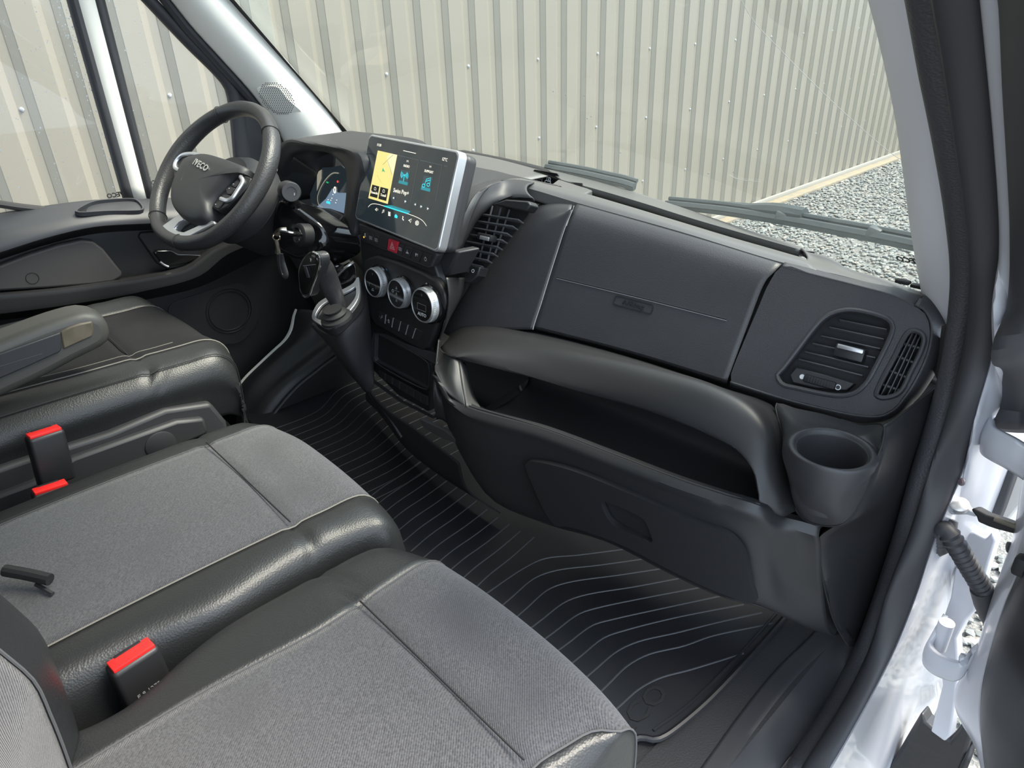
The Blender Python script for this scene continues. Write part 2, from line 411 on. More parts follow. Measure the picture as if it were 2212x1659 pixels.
# ---------------------------------------------------------------- A-pillars, door aperture seal
XL = -.80
pl1 = thing('trim_2', P(680, 300, x=-.83), None, None, kind='structure')     # driver's side pillar trim
Lr = [(459, 0), (525, 71), (591, 142), (675, 243), (719, 304), (740, 330)]; Ll = [(372, 0), (420, 60), (472.7, 118), (553.7, 209), (601, 277), (622, 318)]
ext = lambda q, k: [(q[0][0] - (q[1][0] - q[0][0]) * k, q[0][1] - (q[1][1] - q[0][1]) * k)] + q
Lr = ext(Lr, 4); Ll = ext(Ll, 4)
top = [P(a, b, x=-.795) for a, b in Lr]; low = [P(a, b, x=-.87) for a, b in Ll]
mid = [(p + q) / 2 + V(.022, -.012, .004) for p, q in zip(top, low)]
loft('pillar_cover', [[p + V(-.01, .05, 0) for p in top], top, mid, low, [p + V(-.05, .03, 0) for p in low]], M['cream'], pl1, nu=40, nv=24, solid=.003)
tube('glass_edge_seal', [p + V(-.004, .004, .003) for p in top], .005, M['seal'], pl1, n=40, seg=8)
tube('door_seal', [P(a - 12, b + 4, x=-.885) for a, b in Ll], .013, M['seal'], pl1, n=40, seg=10)
# tweeter grille on the pillar: rim plus small holes
gt, gb_ = P(644, 205, x=-.795), P(556, 213, x=-.868)
gp = Plane((gt + gb_) / 2 + V(.0215, -.0115, .004), P(675, 243, x=-.795) - P(591, 142, x=-.795), gt - gb_)
if gp.n @ (CAM - gp.o) < 0: gp = Plane(gp.o, gp.u, -gp.v)
oc = [gp.ab(gp.px(a, b)) for a, b in [(555, 190), (570, 185), (600, 186), (622, 212), (652, 240), (640, 240), (600, 240), (590, 235), (572, 213)]]
gr = prism('tweeter_grille', [gp.pt(a, b, .002) for a, b in cr(oc, 40, True)], gp.n * .003, M['cream'], pl1, bevel=.001)
M['hole'] = mat('grille_hole', (.16, .155, .14), .9)
hp = []
hc = gp.ab(gp.px(599, 211))
for i in range(-9, 10):
    for j in range(-9, 10):
        a = hc[0] + (i + .5 * (j % 2)) * .0058; b = hc[1] + j * .005
        if abs(a - hc[0]) < .052 and abs(b - hc[1]) < .045 and math.hypot((a - hc[0]) / .05, (b - hc[1]) / .042) < 1:
            r = .0019; c = [gp.pt(a + r * math.cos(t), b + r * math.sin(t), .0054) for t in np.linspace(0, 6.28, 6, endpoint=False)]
            hp.append((c, [(0, 1, 2, 3, 4, 5)]))
tag(joined('grille_holes', hp, M['hole'], gr, smooth=False), kind='stuff')
pr = thing('trim_3', P(2050, 640, x=.86), None, None, kind='structure')      # passenger side pillar trim
rr = [(1890, 0), (1917, 100), (1945, 243), (1960, 370), (1975, 500), (1992, 600), (2000, 640), (2008, 690)]
rs = [(1985, 0), (2005, 154), (2028.7, 289), (2048, 400), (2058, 490), (2066, 580), (2068, 660), (2068, 705)]
rr = ext(rr, 3); rs = ext(rs, 2)
A = [P(a, b, x=.80 - .02 * (1 if b < 0 else 0)) for a, b in rr]; B = [P(a, b, x=.89) for a, b in rs]
A = cr(A, 24); B = cr(B, 24)
Mi = A * .5 + B * .5 + V(-.012, -.020, 0)
M['pillarwhite'] = mat('pale_pillar_plastic', (.80, .81, .86), .5)
loft('pillar_cover', [A + V(.012, .05, 0), A, Mi, B, B + V(.03, .03, 0)], M['pillarwhite'], pr, nu=40, nv=24, solid=.003)
# double bulge door seal round the passenger door opening
sl = thing('trim_4', (.93, 1.0, -.3), None, None, kind='structure')
inn = [(1976, 0), (2001, 154), (2028, 289), (2052, 443), (2063, 579), (2058, 660), (2045, 745), (2029, 830), (2004, 922), (1968, 1048), (1936, 1160), (1901, 1278), (1869, 1358), (1835, 1430), (1790, 1510), (1700, 1640), (1680, 1665)]
midl = [(2040, 0), (2058, 116), (2083, 308), (2102, 463), (2112, 590), (2110, 668), (2100, 745), (2082, 820), (2055, 904), (2016, 1012), (1979, 1140), (1925, 1278), (1889, 1397), (1850, 1480), (1800, 1565), (1750, 1640), (1735, 1665)]
outl = [(2119, 0), (2133, 116), (2148, 270), (2160, 424), (2160, 600), (2153, 668), (2131, 784), (2102, 885), (2074, 1012), (2030, 1120), (2000, 1199), (1972, 1286), (1925, 1405), (1881, 1493), (1829, 1588), (1788, 1659), (1780, 1672)]
inn, midl, outl = [ext(q, 2) for q in (inn, midl, outl)]
I3 = cr([P(a, b, x=.900) for a, b in inn], 60); C3 = cr([P(a, b, x=.935) for a, b in midl], 60); O3 = cr([P(a, b, x=.965) for a, b in outl], 60)
rad = V(0, -.010, 0)
def bulge(a, b, h): return [a, a * .75 + b * .25 + h * .8, a * .5 + b * .5 + h, a * .25 + b * .75 + h * .8, b]
hv = V(-.010, -.018, .0)
loft('inner_lip', [I3 + V(0, .03, 0)] + bulge(I3, C3, hv), M['sealgrain'], sl, nu=120, nv=20, solid=.003)
loft('outer_bulb', bulge(C3, O3, hv * 1.2) + [O3 + V(.005, .04, 0)], M['seal'], sl, nu=120, nv=20, solid=.003)
# ---------------------------------------------------------------- seats
def cushion_rows(spec, yb, yf, zlow, roundy=.035, seam=None):
    """spec: list of (x or x(y), top z); every row runs from the back over the front edge and down"""
    rows = []; xc = np.mean([q[0](.2) if callable(q[0]) else q[0] for q in spec]); hw = .24
    for xq, z, zl in spec:
        fx = xq if callable(xq) else (lambda y, a=xq: a)
        e = min(1.0, abs(fx(.2) - xc) / hw); f = yf - roundy * e ** 4
        ys = [y for y in np.linspace(yb, f - .05, 15) if seam is None or abs(y - seam) > .022]
        row = []
        for y in ys:
            d = 0 if seam is None else -.005 * math.exp(-((y - seam) / .007) ** 2)
            row.append(V(fx(y), y, z + d + .006 * math.sin(max(0, min(1, (y - yb) / .5)) * math.pi)))
        if seam is not None:
            for y in (seam - .012, seam - .005, seam, seam + .005, seam + .012):
                d = -.005 * math.exp(-((y - seam) / .007) ** 2)
                row.append(V(fx(y), y, z + d + .006 * math.sin(max(0, min(1, (y - yb) / .5)) * math.pi)))
            row.sort(key=lambda q: q[1])
        x = fx(f)
        for k in (.25, .5, .75, 1):
            a = k * math.pi / 2
            row.append(V(x, f - .05 + .05 * math.sin(a), z + (.0 if z > zl + .07 else 0) - min(.05, z - zl) * (1 - math.cos(a))))
        row.append(V(x, f - .004, max(zl, zlow + .08))); row.append(V(x, f - .02, zlow))
        rows.append(row)
    return rows
bench = thing('passenger_bench', (.44, .15, 0), 'double passenger bench with grey twill seats and black leather edges', 'seat')
# centre place
zl = .20
mr = lambda y: .422 + .012 * math.exp(-((y - .16) / .07) ** 2) + (.016 * max(0, y - .33) / .1)
mc = cushion_rows([(-.018, .20, .14), (-.016, .345, .2), (-.010, .378, .2), (.052, .392, .2), (.12, .396, .2), (.2, .398, .2), (.28, .396, .2), (.355, .392, .2), (.392, .393, .2), (lambda y: mr(y) - .012, .384, .2), (mr, .362, .2), (lambda y: mr(y) + .002, .30, .2), (lambda y: mr(y) - .004, .2, .14)], -.14, .440, .12, seam=.297)
def strip(name, rows, a, b, m, nu=110, nv=None, parent=bench, crease=(), **k):
    return loft(name, rows[a:b + 1], m, parent, nu=nu, nv=nv or 5 * (b - a), crease=crease, solid=.004, flip=True, **k)
ms = strip('seat_cushion', mc, 3, 7, M['fabric'])
strip('side_bolster', mc, 0, 3, M['leather']); strip('side_bolster', mc, 7, 12, M['leather'])
# passenger place
rl = lambda y: .440 + .036 * math.exp(-((y - .02) / .085) ** 2) + .0 * y
rr_ = lambda y: .846 + .028 * max(0, (y - .27) / .13) ** 1.6
rc = cushion_rows([(lambda y: rl(y) + .010, .20, .14), (rl, .30, .2), (lambda y: rl(y) + .002, .352, .2), (lambda y: rl(y) + .022, .382, .2), (lambda y: .545 + .012 * math.exp(-((y - .23) / .1) ** 2), .393, .2), (.62, .398, .2), (.70, .400, .2), (.78, .398, .2), (lambda y: .5 * (.80 + rr_(y)), .395, .2), (rr_, .388, .2), (lambda y: max(.879, rr_(y) + .002), .362, .2), (.886, .30, .2), (.879, .2, .14)], -.14, .426, .12, seam=.284, roundy=.054)
rs_ = strip('seat_cushion', rc, 4, 9, M['fabric'])
strip('side_bolster', rc, 0, 4, M['leather']); strip('side_bolster', rc, 9, 12, M['leather'])
def seamtube(name, row, r, m, parent, a=0, b=None, lift=.0006):
    q = np.array(row)[a:b]; return tube(name, q + V(0, 0, lift), r, m, parent, n=80, seg=6)
for rows, a, b, cu in ((mc, 3, 7, ms), (rc, 4, 9, rs_)):
    seamtube('edge_seam', rows[b], .0012, M['stitch'] if rows is mc else M['seamdark'], cu)
    seamtube('edge_seam', rows[a], .0010, M['seamdark'], cu)
mid3 = lambda rows, a, b, y: [V((q[0]), y, 0) for q in []]
tube('cross_seam', [V(x, .297, .3925 + .006) for x in (.052, .12, .2, .28, .35)], .0012, M['deep'], ms, n=30, seg=6)
tube('cross_seam', [V(x, .284, .3955 + .006) for x in (.555, .62, .7, .78, .842)], .0012, M['deep'], rs_, n=30, seg=6)
seamtube('piping', [q + V(-.012, 0, .004) for q in mc[10]], .0035, M['leather'], bench, 0, 24)
rbox('bench_base', (.45, .12, .10), (.86, .50, .20), M['deep'], bench, r=.02)
# passenger backrest
def back_rows(spec, z0, z1, lean):
    rows = []
    for x, y, out in spec:
        row = []
        for z in np.linspace(z0, z1, 14):
            t = (z - z0) / (z1 - z0); row.append(V(x + out * .0, y - lean * max(0, z - .52) - .012 * (1 - math.sin(math.pi * min(1, t * 1.6 + .15))), z))
        rows.append(row)
    return rows
br = back_rows([(.462, -.16, 0), (.455, -.07, 0), (.460, -.028, 0), (.476, -.012, 0), (.505, -.012, 0), (.545, -.030, 0), (.62, -.052, 0), (.70, -.058, 0), (.78, -.052, 0), (.845, -.034, 0), (.875, -.03, 0), (.90, -.05, 0), (.905, -.16, 0)], .385, .96, .22)
bk = loft('backrest', br[5:10], M['fabric'], bench, nu=40, nv=20, solid=.004)
loft('backrest_bolster', br[0:6], M['leather'], bench, nu=40, nv=24, solid=.004)
loft('backrest_bolster', br[9:13], M['leather'], bench, nu=40, nv=16, solid=.004)
tube('edge_seam', np.array(br[5]) + V(0, .002, 0), 0.0016, M['seamdark'], bk, n=40, seg=6)
br2 = back_rows([(-.02, -.16, 0), (-.02, -.06, 0), (.02, -.035, 0), (.08, -.045, 0), (.2, -.06, 0), (.34, -.05, 0), (.40, -.035, 0), (.425, -.06, 0), (.425, -.16, 0)], .385, .95, .22)
loft('backrest', br2, M['fabric'], bench, nu=40, nv=30, solid=.004)
# driver's seat
ds = thing('driver_seat', (-.43, .15, 0), 'dark suede driver seat with black leather bolster in front of steering wheel', 'seat')
drs = cushion_rows([(-.70, .30, .14), (-.695, .40, .2), (-.665, .448, .2), (lambda y: -.595 + .02 * (y - .3), .436, .2), (-.53, .430, .2), (-.44, .432, .2), (lambda y: -.365 - .1 * max(0, .15 - y), .432, .2), (lambda y: -.315 - .16 * max(0, .2 - y), .440, .2), (lambda y: -.262 - .10 * max(0, .2 - y) + .07 * max(0, y - .36), .450, .2), (lambda y: -.205 + .02 * (y - .3), .440, .25), (lambda y: -.178, .405, .25), (-.185, .36, .25), (-.20, .30, .22)], -.14, .475, .22, seam=.30, roundy=.03)
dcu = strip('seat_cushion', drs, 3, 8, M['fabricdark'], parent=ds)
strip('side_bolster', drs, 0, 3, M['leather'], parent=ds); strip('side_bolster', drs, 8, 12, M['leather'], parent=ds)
seamtube('piping', drs[8], .0015, M['stitch'], dcu); seamtube('piping', drs[7], .0008, M['stitch'], dcu, 0, 18)
seamtube('piping', drs[3], .0009, M['stitch'], dcu); seamtube('piping', [q + V(.006, 0, 0) for q in drs[9]], .0012, M['deep'], ds)
tube('cross_seam', [V(x, .30, .434) for x in (-.59, -.5, -.44, -.37, -.315)], .0013, M['deep'], dcu, n=30, seg=6)
# plastic plinth at the inner side of the driver's seat
so = [(-.16, .375), (.05, .372), (.20, .365), (.30, .372), (.385, .352), (.405, .30), (.40, .20), (.36, .06), (-.16, .06)]
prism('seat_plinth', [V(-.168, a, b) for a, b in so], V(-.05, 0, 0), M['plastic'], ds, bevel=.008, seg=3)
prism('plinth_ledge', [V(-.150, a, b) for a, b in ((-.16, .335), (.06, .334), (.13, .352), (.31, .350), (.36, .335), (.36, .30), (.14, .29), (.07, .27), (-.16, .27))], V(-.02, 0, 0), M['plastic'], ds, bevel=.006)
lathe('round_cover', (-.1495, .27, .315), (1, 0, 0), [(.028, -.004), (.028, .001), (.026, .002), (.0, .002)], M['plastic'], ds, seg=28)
rbox('seat_base', (-.44, .10, .14), (.46, .46, .28), M['deep'], ds, r=.02)
brd = back_rows([(-.70, -.16, 0), (-.70, -.06, 0), (-.66, -.03, 0), (-.59, -.05, 0), (-.44, -.07, 0), (-.29, -.05, 0), (-.22, -.03, 0), (-.19, -.06, 0), (-.19, -.16, 0)], .42, 1.05, .25)
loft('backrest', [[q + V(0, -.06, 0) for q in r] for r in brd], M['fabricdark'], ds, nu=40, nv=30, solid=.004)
# folding armrest: padded top, tan worn cap, grey side plate
ar = [(-.16, .535), (.05, .562), (.19, .580), (.235, .578), (.258, .562), (.262, .545), (.255, .517), (.19, .498), (.10, .478), (-.16, .452)]
prism('armrest', [V(-.215, a, b) for a, b in cr([V(*q) for q in ar], 60, True)], V(-.075, 0, 0), M['armrest'], ds, bevel=.016, seg=4)
prism('armrest_cap', [P(a, b, x=-.2125) for a, b in ((130, 717), (150, 706), (172, 699), (200, 694), (203, 712), (201, 727), (170, 741), (137, 756))], V(-.03, 0, 0), M['tan'], ds, bevel=.003)
prism('armrest_plate', [P(a, b, x=-.2105) for a, b in ((-70, 790), (0, 764), (131, 718), (134, 752), (130, 760), (60, 792), (0, 818), (-70, 850))], V(-.012, 0, 0), M['plastic'], ds, bevel=.002)
tube('armrest_edge', [V(-.2105, a, b) for a, b in ((-.16, .513), (.05, .528), (.148, .531))], .0004, M['armrest'], ds, n=20, seg=6)
# ---------------------------------------------------------------- seat belt buckles
def buckle(c, ang, tilt, label, stalk):
    c = V(*c); t = thing('seat_belt_buckle', c - V(0, 0, .09), label, 'buckle', 'seat belt buckles between the seats')
    R = np.array(Matrix.Rotation(ang, 3, 'Z') @ Matrix.Rotation(tilt, 3, 'X'))
    ax = R @ V(0, 0, 1)
    rbox('buckle_body', c - ax * .047, (.026, .054, .094), M['plastic2'], t, rot=R, r=.006, seg=3)
    rb = rbox('release_button', c + ax * .0008, (.019, .047, .006), M['red'], t, rot=R, r=.0015)
    rbox('slot', c + ax * .0035 + R @ V(-.0085, 0, 0), (.004, .030, .002), M['deep'], rb, rot=R, r=.0003)
    pl = Plane(c - ax * .06 + R @ V(.0132, 0, 0), R @ V(0, 1, 0), ax)
    if c[0] > .2:
        for k, s in enumerate(('E 9 1275', '2(105) 77', 'FASTEN', '30-0 4')):
            text('marking', s, pl, 0, .012 - .008 * k, .0055, M['inkdim'], t, depth=.0002)
    if stalk is not None: tube('stalk', [c - ax * .09, *[V(*q) for q in stalk]], .008, M['deep'], t, n=14, seg=8)
buckle(P(95, 934, x=-.095), .15, -.1, 'red and black belt buckle beside the driver seat plinth', [(-.10, .03, .27), (-.10, -.01, .16)])
buckle(P(112, 1062, x=-.045) + V(0, 0, .008), .05, -.1, 'belt buckle half hidden behind the edge of the centre seat', [(-.045, .03, .2)])
buckle(P(284, 1416, x=.436), .12, .02, 'red topped belt buckle standing between the two passenger seats', None)
# belt tongue lying at the back of the centre seat
bt = thing('belt_tongue', P(70, 1245, z=.42), 'black seat belt tongue at the back of the centre seat', 'belt tongue')
tube('tongue_bar', [P(10, 1232, z=.43), P(60, 1241, z=.425), P(108, 1252, z=.42)], .0075, M['plastic2'], bt, n=12, seg=10)
tube('tongue_plate', [P(78, 1262, z=.412), P(114, 1283, z=.405)], .003, M['plastic'], bt, n=6, seg=6)
# ---------------------------------------------------------------- rubber floor mat
mat_ = thing('floor_mat', (.2, .8, 0), 'black ribbed rubber floor mat in front of the seats', 'floor mat')
mo_out = [(-.78, .62), (-.2, .60), (.35, .595), (.60, .598), (.70, .605), (.725, .603), (.738, .608), (.745, .622), (.757, .628), (.766, .640), (.778, .72), (.781, .85), (.777, 1.02), (.775, 1.06), (-.78, 1.06)]
prism('mat_sheet', [V(a, b, .001) for a, b in mo_out], V(0, 0, .006), M['rubber'], mat_, bevel=.002)
tube('raised_edge', [V(a, b, .008) for a, b in mo_out[2:14]], .0055, M['rubber'], mat_, n=80, seg=8)
tube('raised_edge', [V(a - .016, b + .004, .007) for a, b in mo_out[9:14]], .003, M['rubber'], mat_, n=40, seg=6)
gq = lambda q: [P(1100 + a / 3.318, 1100 + b / 3.318, z=.007) for a, b in q]
fan = [[(805, 1400), (930, 1290), (1080, 1210), (1300, 1150), (1680, 1033)], [(705, 1260), (850, 1120), (1000, 1040), (1250, 980), (1450, 910), (1890, 818)],
       [(610, 1155), (770, 1020), (920, 950), (1200, 885), (1500, 810), (1810, 742)], [(510, 1055), (680, 920), (830, 868), (1200, 775), (1680, 683)],
       [(415, 965), (600, 830), (740, 790), (1100, 710), (1550, 615)], [(320, 882), (500, 750), (640, 705), (1000, 630), (1410, 553)],
       [(222, 800), (400, 665), (540, 615), (900, 555), (1265, 487)], [(118, 715), (280, 575), (420, 525), (800, 470), (1130, 420)],
       [(10, 638), (180, 495), (330, 440), (650, 400), (990, 353)], [(-100, 560), (0, 490), (110, 420), (250, 355), (500, 328), (840, 285)]]
M['rib'] = mat('pale_rib_rubber', (.060, .062, .068), .45)  # ribs paler than the mat sheet
for q in fan:
    p = gq(q); p = [p[0] - (p[1] - p[0]) * .8] + p
    tube('rib', p, .0017, M['rib'], mat_, n=30, seg=6)
st = [((595, 860), (965, 597)), ((660, 927), (1035, 652)), ((735, 990), (1110, 712)), ((808, 1055), (1190, 777)), ((885, 1130), (1275, 840)), ((945, 1215), (1360, 897)), ((1040, 1277), (1450, 962)), ((1130, 1355), (1545, 1038)), ((1225, 1430), (1640, 1110)), ((1325, 1505), (1740, 1175)), ((1425, 1585), (1840, 1235)), ((1550, 1655), (1965, 1287))]
lastx = None
for a, b in st:
    p = [P(680 + q[0] / 4.148, 850 + q[1] / 4.148, z=.007) for q in (a, b)]; d = p[1] - p[0]
    tube('rib', [p[0] - d * .4, p[0] + V(-.004, 0, 0), p[0] + d * .5, p[1]], .0017, M['rib'], mat_, n=16, seg=6)
for k in range(14):
    x = -.085 - .037 * k
    tube('rib', [V(x, .62, .007), V(x, .78, .007), V(x - .02 - .004 * k, .90, .007), V(x - .02 - .004 * k, 1.03, .007)], .0014, M['rib'], mat_, n=20, seg=6)
mp = Plane((.714, .60, .0075), (0, 1, 0), (-1, 0, 0))
a0 = mp.ab(P(1413, 1507, z=.007))
text('embossed_letters', 'IVECO', mp, a0[0] - .058, a0[1], .034, M['deep'], mat_, depth=.0012, bold=.0006, xs=1.25)
# ---------------------------------------------------------------- dashboard
from mathutils.geometry import tessellate_polygon
dash = thing('dashboard', (0, .95, .1), 'black van dashboard with vents, airbag panel, storage shelf and glove box', 'dashboard')
PA = Plane((.16, 1.072, .643), (.9945, .1045, 0), (0, .447, .895))       # passenger fascia
ST = Plane((-.08, .803, .593), (1, 0, 0), (0, .105, .994))               # centre stack
def holed(name, pl, outer, holes, depth, mat_, parent, bevel=.003, off=0, seg=3):
    """plate with openings; outlines in plane coordinates"""
    loops = [list(outer)] + [list(h) for h in holes]
    tri = tessellate_polygon([[Vector((a, b, 0)) for a, b in l] for l in loops])
    pts = [q for l in loops for q in l]; n = len(pts)
    v = [pl.pt(a, b, off) for a, b in pts] + [pl.pt(a, b, off - depth) for a, b in pts]
    f = []
    for t in tri:
        a, b, c = [np.array(pts[i]) for i in t]
        if np.cross(b - a, c - a) < 0: t = t[::-1]
        f += [list(t), [n + i for i in t[::-1]]]
    k = 0
    for li, l in enumerate(loops):
        m = len(l); ar = sum(l[i][0] * l[(i + 1) % m][1] - l[(i + 1) % m][0] * l[i][1] for i in range(m))
        for i in range(m):
            a, b = k + i, k + (i + 1) % m
            q = [a, n + a, n + b, b]
            if (ar > 0) != (li == 0): q = q[::-1]
            f.append(q)
        k += m
    return mo(name, v, f, mat_, parent, bevel=bevel, seg=seg)
def onp(pl, q, n=None, closed=True, off=0):
    r = [pl.ab(pl.px(a, b, off)) for a, b in q]
    return [tuple(x) for x in (cr(r, n, closed) if n else r)]
def PY(q): return [P(a, b, y=c) for a, b, c in q]
# backing behind the joints
prism('inner_carrier', [PA.px(a, b, -.03) for a, b in ((1140, 470), (1690, 590), (1985, 650), (2010, 780), (1900, 890), (1575, 815), (1160, 690), (1010, 690), (1060, 560))], -PA.n * .05, M['deep'], dash, bevel=0)
# airbag cover
def pan(pts, off=0): return [PA.px(a, b, off) for a, b in pts]
bot = [(1155, 704), (1360, 757), (1571, 821)]; m1 = [(1191, 590), (1410, 645), (1612, 710)]; up = [(1228, 477), (1440, 538), (1654, 606)]; tp = [(1245, 442), (1465, 503), (1687, 571)]
ab = loft('airbag_cover', [pan([(1152, 712), (1358, 766), (1570, 832)], -.028), pan([(1153, 709), (1359, 762), (1570, 827)], -.006), pan(bot), pan(m1), pan(up), pan([(1236, 458), (1452, 520), (1671, 588)], -.004), pan(tp, -.016), pan([(1250, 437), (1468, 499), (1690, 567)], -.034)], M['soft'], dash, nu=40, nv=56, solid=.003, crease=(2,))
gl = [PA.px(a, b, .0003) for a, b in ((1203, 599), (1385, 643), (1570, 690))]
tube('tear_line', gl, .0016, M['deep'], ab, n=30, seg=6)
tube('tear_line_edge', [q + PA.v * -.0022 for q in gl], .0008, M['inkdim'], ab, n=30, seg=6)
ap = PA.ab(PA.px(1368, 658)); 
bl = Plane(PA.pt(*ap), PA.px(1410, 668) - PA.px(1326, 646), PA.v)
badge = polyring('airbag_badge', bl, rrect(.088, .020, .006), rrect(.084, .016, .004), .0012, M['plastic2'], ab, off=.0004)
text('airbag_lettering', 'AIRbag', bl, 0, 0, .0095, M['plastic2'], badge, depth=.0012, off=.0006, bold=.0002, xs=1.3)
# fascia left of the airbag cover, with rounded shoulder beside the centre vent
cv = [(1238, 441), (1199, 438), (1166, 445), (1138, 464), (1118, 487), (1092, 514), (1068, 545), (1047, 573), (1020, 610), (994, 645), (967, 692), (950, 722), (950, 738)]
inn_ = [(1231, 462), (1205, 466), (1180, 475), (1160, 492), (1142, 512), (1120, 540), (1098, 570), (1078, 600), (1055, 635), (1035, 665), (1015, 690), (1002, 705), (1000, 712)]
seamq = [(1240, 444), (1233, 462), (1225, 480), (1216, 505), (1208, 530), (1200, 555), (1192, 580), (1184, 606), (1176, 632), (1168, 658), (1160, 682), (1153, 704), (1151, 712)]
yb = .0
loft('shoulder_panel', [[PA.px(a + 14, b + 2, -.075) for a, b in cv], pan(cv, -.035), pan([(a * .6 + c * .4, b * .6 + d * .4) for (a, b), (c, d) in zip(cv, inn_)], -.014), pan(inn_, -.004), pan([(a * .5 + c * .5, b * .5 + d * .5) for (a, b), (c, d) in zip(seamq, inn_)]), pan(seamq)], M['soft'], dash, nu=50, nv=40, solid=.003, flip=True)
tube('panel_joint', pan(seamq, .0004), .0011, M['inkdim'], dash, n=40, seg=6)  # pale line along the seam, an edge highlight put into the colour
# right hand vent fascia
outer = [(1690, 575), (1661, 612), (1640, 660), (1610, 730), (1580, 805), (1577, 822), (1640, 846), (1720, 866), (1800, 885), (1860, 896), (1905, 896), (1935, 878), (1960, 845), (1990, 790), (2006, 745), (2008, 705), (2000, 680), (1975, 660), (1930, 640), (1850, 617), (1760, 594)]
vh = [(1679, 810), (1690, 798), (1712, 770), (1762, 705), (1780, 687), (1799, 676), (1835, 669), (1904, 683), (1922, 693), (1929, 706), (1925, 724), (1896, 784), (1871, 828), (1846, 849), (1813, 855), (1723, 839), (1688, 829)]
sh = [(1893, 853), (1900, 832), (1930, 775), (1958, 722), (1966, 715), (1977, 714), (1992, 721), (1997, 733), (1991, 757), (1970, 800), (1944, 848), (1922, 858), (1902, 859)]
vf = holed('vent_fascia', PA, onp(PA, outer, 60), [onp(PA, vh, 50), onp(PA, sh, 40)], .03, M['soft'], dash, bevel=.007, seg=4)
edge = [(1990, 640), (2012, 648), (2030, 668), (2040, 705), (2036, 760), (2020, 796), (1985, 850), (1968, 868), (1942, 899), (1905, 917), (1850, 915), (1777, 894), (1690, 868), (1578, 838)]
ein = [(1975, 662), (1992, 670), (2003, 686), (2009, 706), (2005, 748), (1989, 792), (1960, 845), (1950, 858), (1934, 879), (1905, 896), (1860, 896), (1790, 883), (1700, 861), (1578, 823)]
loft('fascia_edge', [pan(ein, .0005), pan([(a * .5 + c * .5, b * .5 + d * .5) for (a, b), (c, d) in zip(ein, edge)], -.008), pan(edge, -.032), pan(edge, -.075)], M['soft'], dash, nu=70, nv=18, solid=.003, flip=True)
tr_ = [(1690, 575), (1760, 594), (1850, 617), (1930, 640), (1976, 662)]; te_ = [(1695, 566), (1765, 583), (1860, 606), (1940, 624), (1994, 640)]
loft('fascia_edge', [pan(tr_, .0005), pan([(a * .5 + c * .5, b * .5 + d * .5) for (a, b), (c, d) in zip(tr_, te_)], -.006), pan(te_, -.02), pan(te_, -.05)], M['soft'], dash, nu=40, nv=14, solid=.003)
for hq in (vh, sh): tube('vent_rim', [PA.px(a, b, -.0005) for a, b in hq], .0042, M['soft'], vf, n=60, closed=True, seg=8)
def vent(name, pl, hole, off, mat_, slats, parent, w=.0022, deep=.055, st=.014):
    v = prism(name, [pl.px(a, b, off) for a, b in hole], pl.n * -.004, M['deep'], parent, bevel=0)
    for a, b in slats:
        p, q = pl.px(*a, off + st), pl.px(*b, off + st); c = (p + q) / 2; L = np.linalg.norm(q - p)
        u = nrm(q - p); n2 = nrm(pl.n * .98 + pl.v * .25); n2 = nrm(n2 - u * (n2 @ u)); R = np.array([u, np.cross(n2, u), n2]).T
        rbox('slat', c - n2 * .008, (L, w, .020), mat_, v, rot=R, r=.0008)
    return v
M['slat'] = mat('vent_slat_plastic', (.085, .085, .09), .35)
cx = lambda x, y: (1560 + x / 2.765, 560 + y / 2.765)
vin = [cx(*q) for q in ((400, 690), (440, 640), (700, 365), (830, 340), (985, 385), (990, 440), (840, 715), (790, 760), (740, 790), (420, 745))]
sl6 = [(cx(*a), cx(*b)) for a, b in (((700, 362), (985, 420)), ((640, 406), (968, 478)), ((590, 458), (945, 535)), ((540, 503), (918, 590)), ((495, 553), (875, 645)), ((458, 598), (840, 695)))]
av = vent('air_vent', PA, vh, -.045, M['slat'], sl6, dash, st=.024)
for k in range(4):
    a = cx(560 + k * 90, 470 + k * 22); b = cx(520 + k * 90, 640 + k * 22)
    p, q = PA.px(*a, -.040), PA.px(*b, -.040); tube('vane', [p, q], .003, M['deep'], av, seg=6)
tc = PA.px(*cx(765, 560), -.012)
Rv = PA.rot()
rbox('vent_tab', tc, (.046, .022, .020), M['plastic2'], av, rot=Rv, r=.003)
rbox('tab_insert', PA.px(*cx(765, 535), .0), (.040, .007, .004), M['satin'], av, rot=Rv, r=.0015)
bp = prism('vent_sill', [PA.px(*cx(*q), -.014) for q in ((402, 690), (440, 645), (620, 690), (790, 742), (740, 785), (560, 770), (420, 738))], PA.n * -.02, M['plastic'], dash, bevel=.002)
rbox('thumbwheel', PA.px(*cx(582, 733), -.013), (.052, .013, .010), M['deep'], bp, rot=Rv, r=.003)
for k in range(9):
    p = PA.px(*cx(582, 733), -.0075) + PA.u * (k - 4) * .0044; rbox('grip', p, (.0012, .010, .001), M['plastic'], bp, rot=Rv, r=.0003)
def disc(name, pl, c, r, m, parent, off, hole=0, n=20):
    o = [(c[0] + r * math.cos(t), c[1] + r * math.sin(t)) for t in np.linspace(0, 2 * math.pi, n, endpoint=False)]
    if hole: return polyring(name, pl, o, [(c[0] + hole * math.cos(t), c[1] + hole * math.sin(t)) for t in np.linspace(0, 2 * math.pi, n, endpoint=False)], .0004, m, parent, off=off)
    return mo(name, [pl.pt(a, b, off + .0004) for a, b in o], [tuple(range(n))], m, parent, smooth=False)
disc('open_mark', PA, PA.ab(PA.px(*cx(478, 702), -.0138)), .0042, M['ink'], bp, -.0138)
disc('closed_mark', PA, PA.ab(PA.px(*cx(692, 765), -.0138)), .0046, M['ink'], bp, -.0138, .0033)
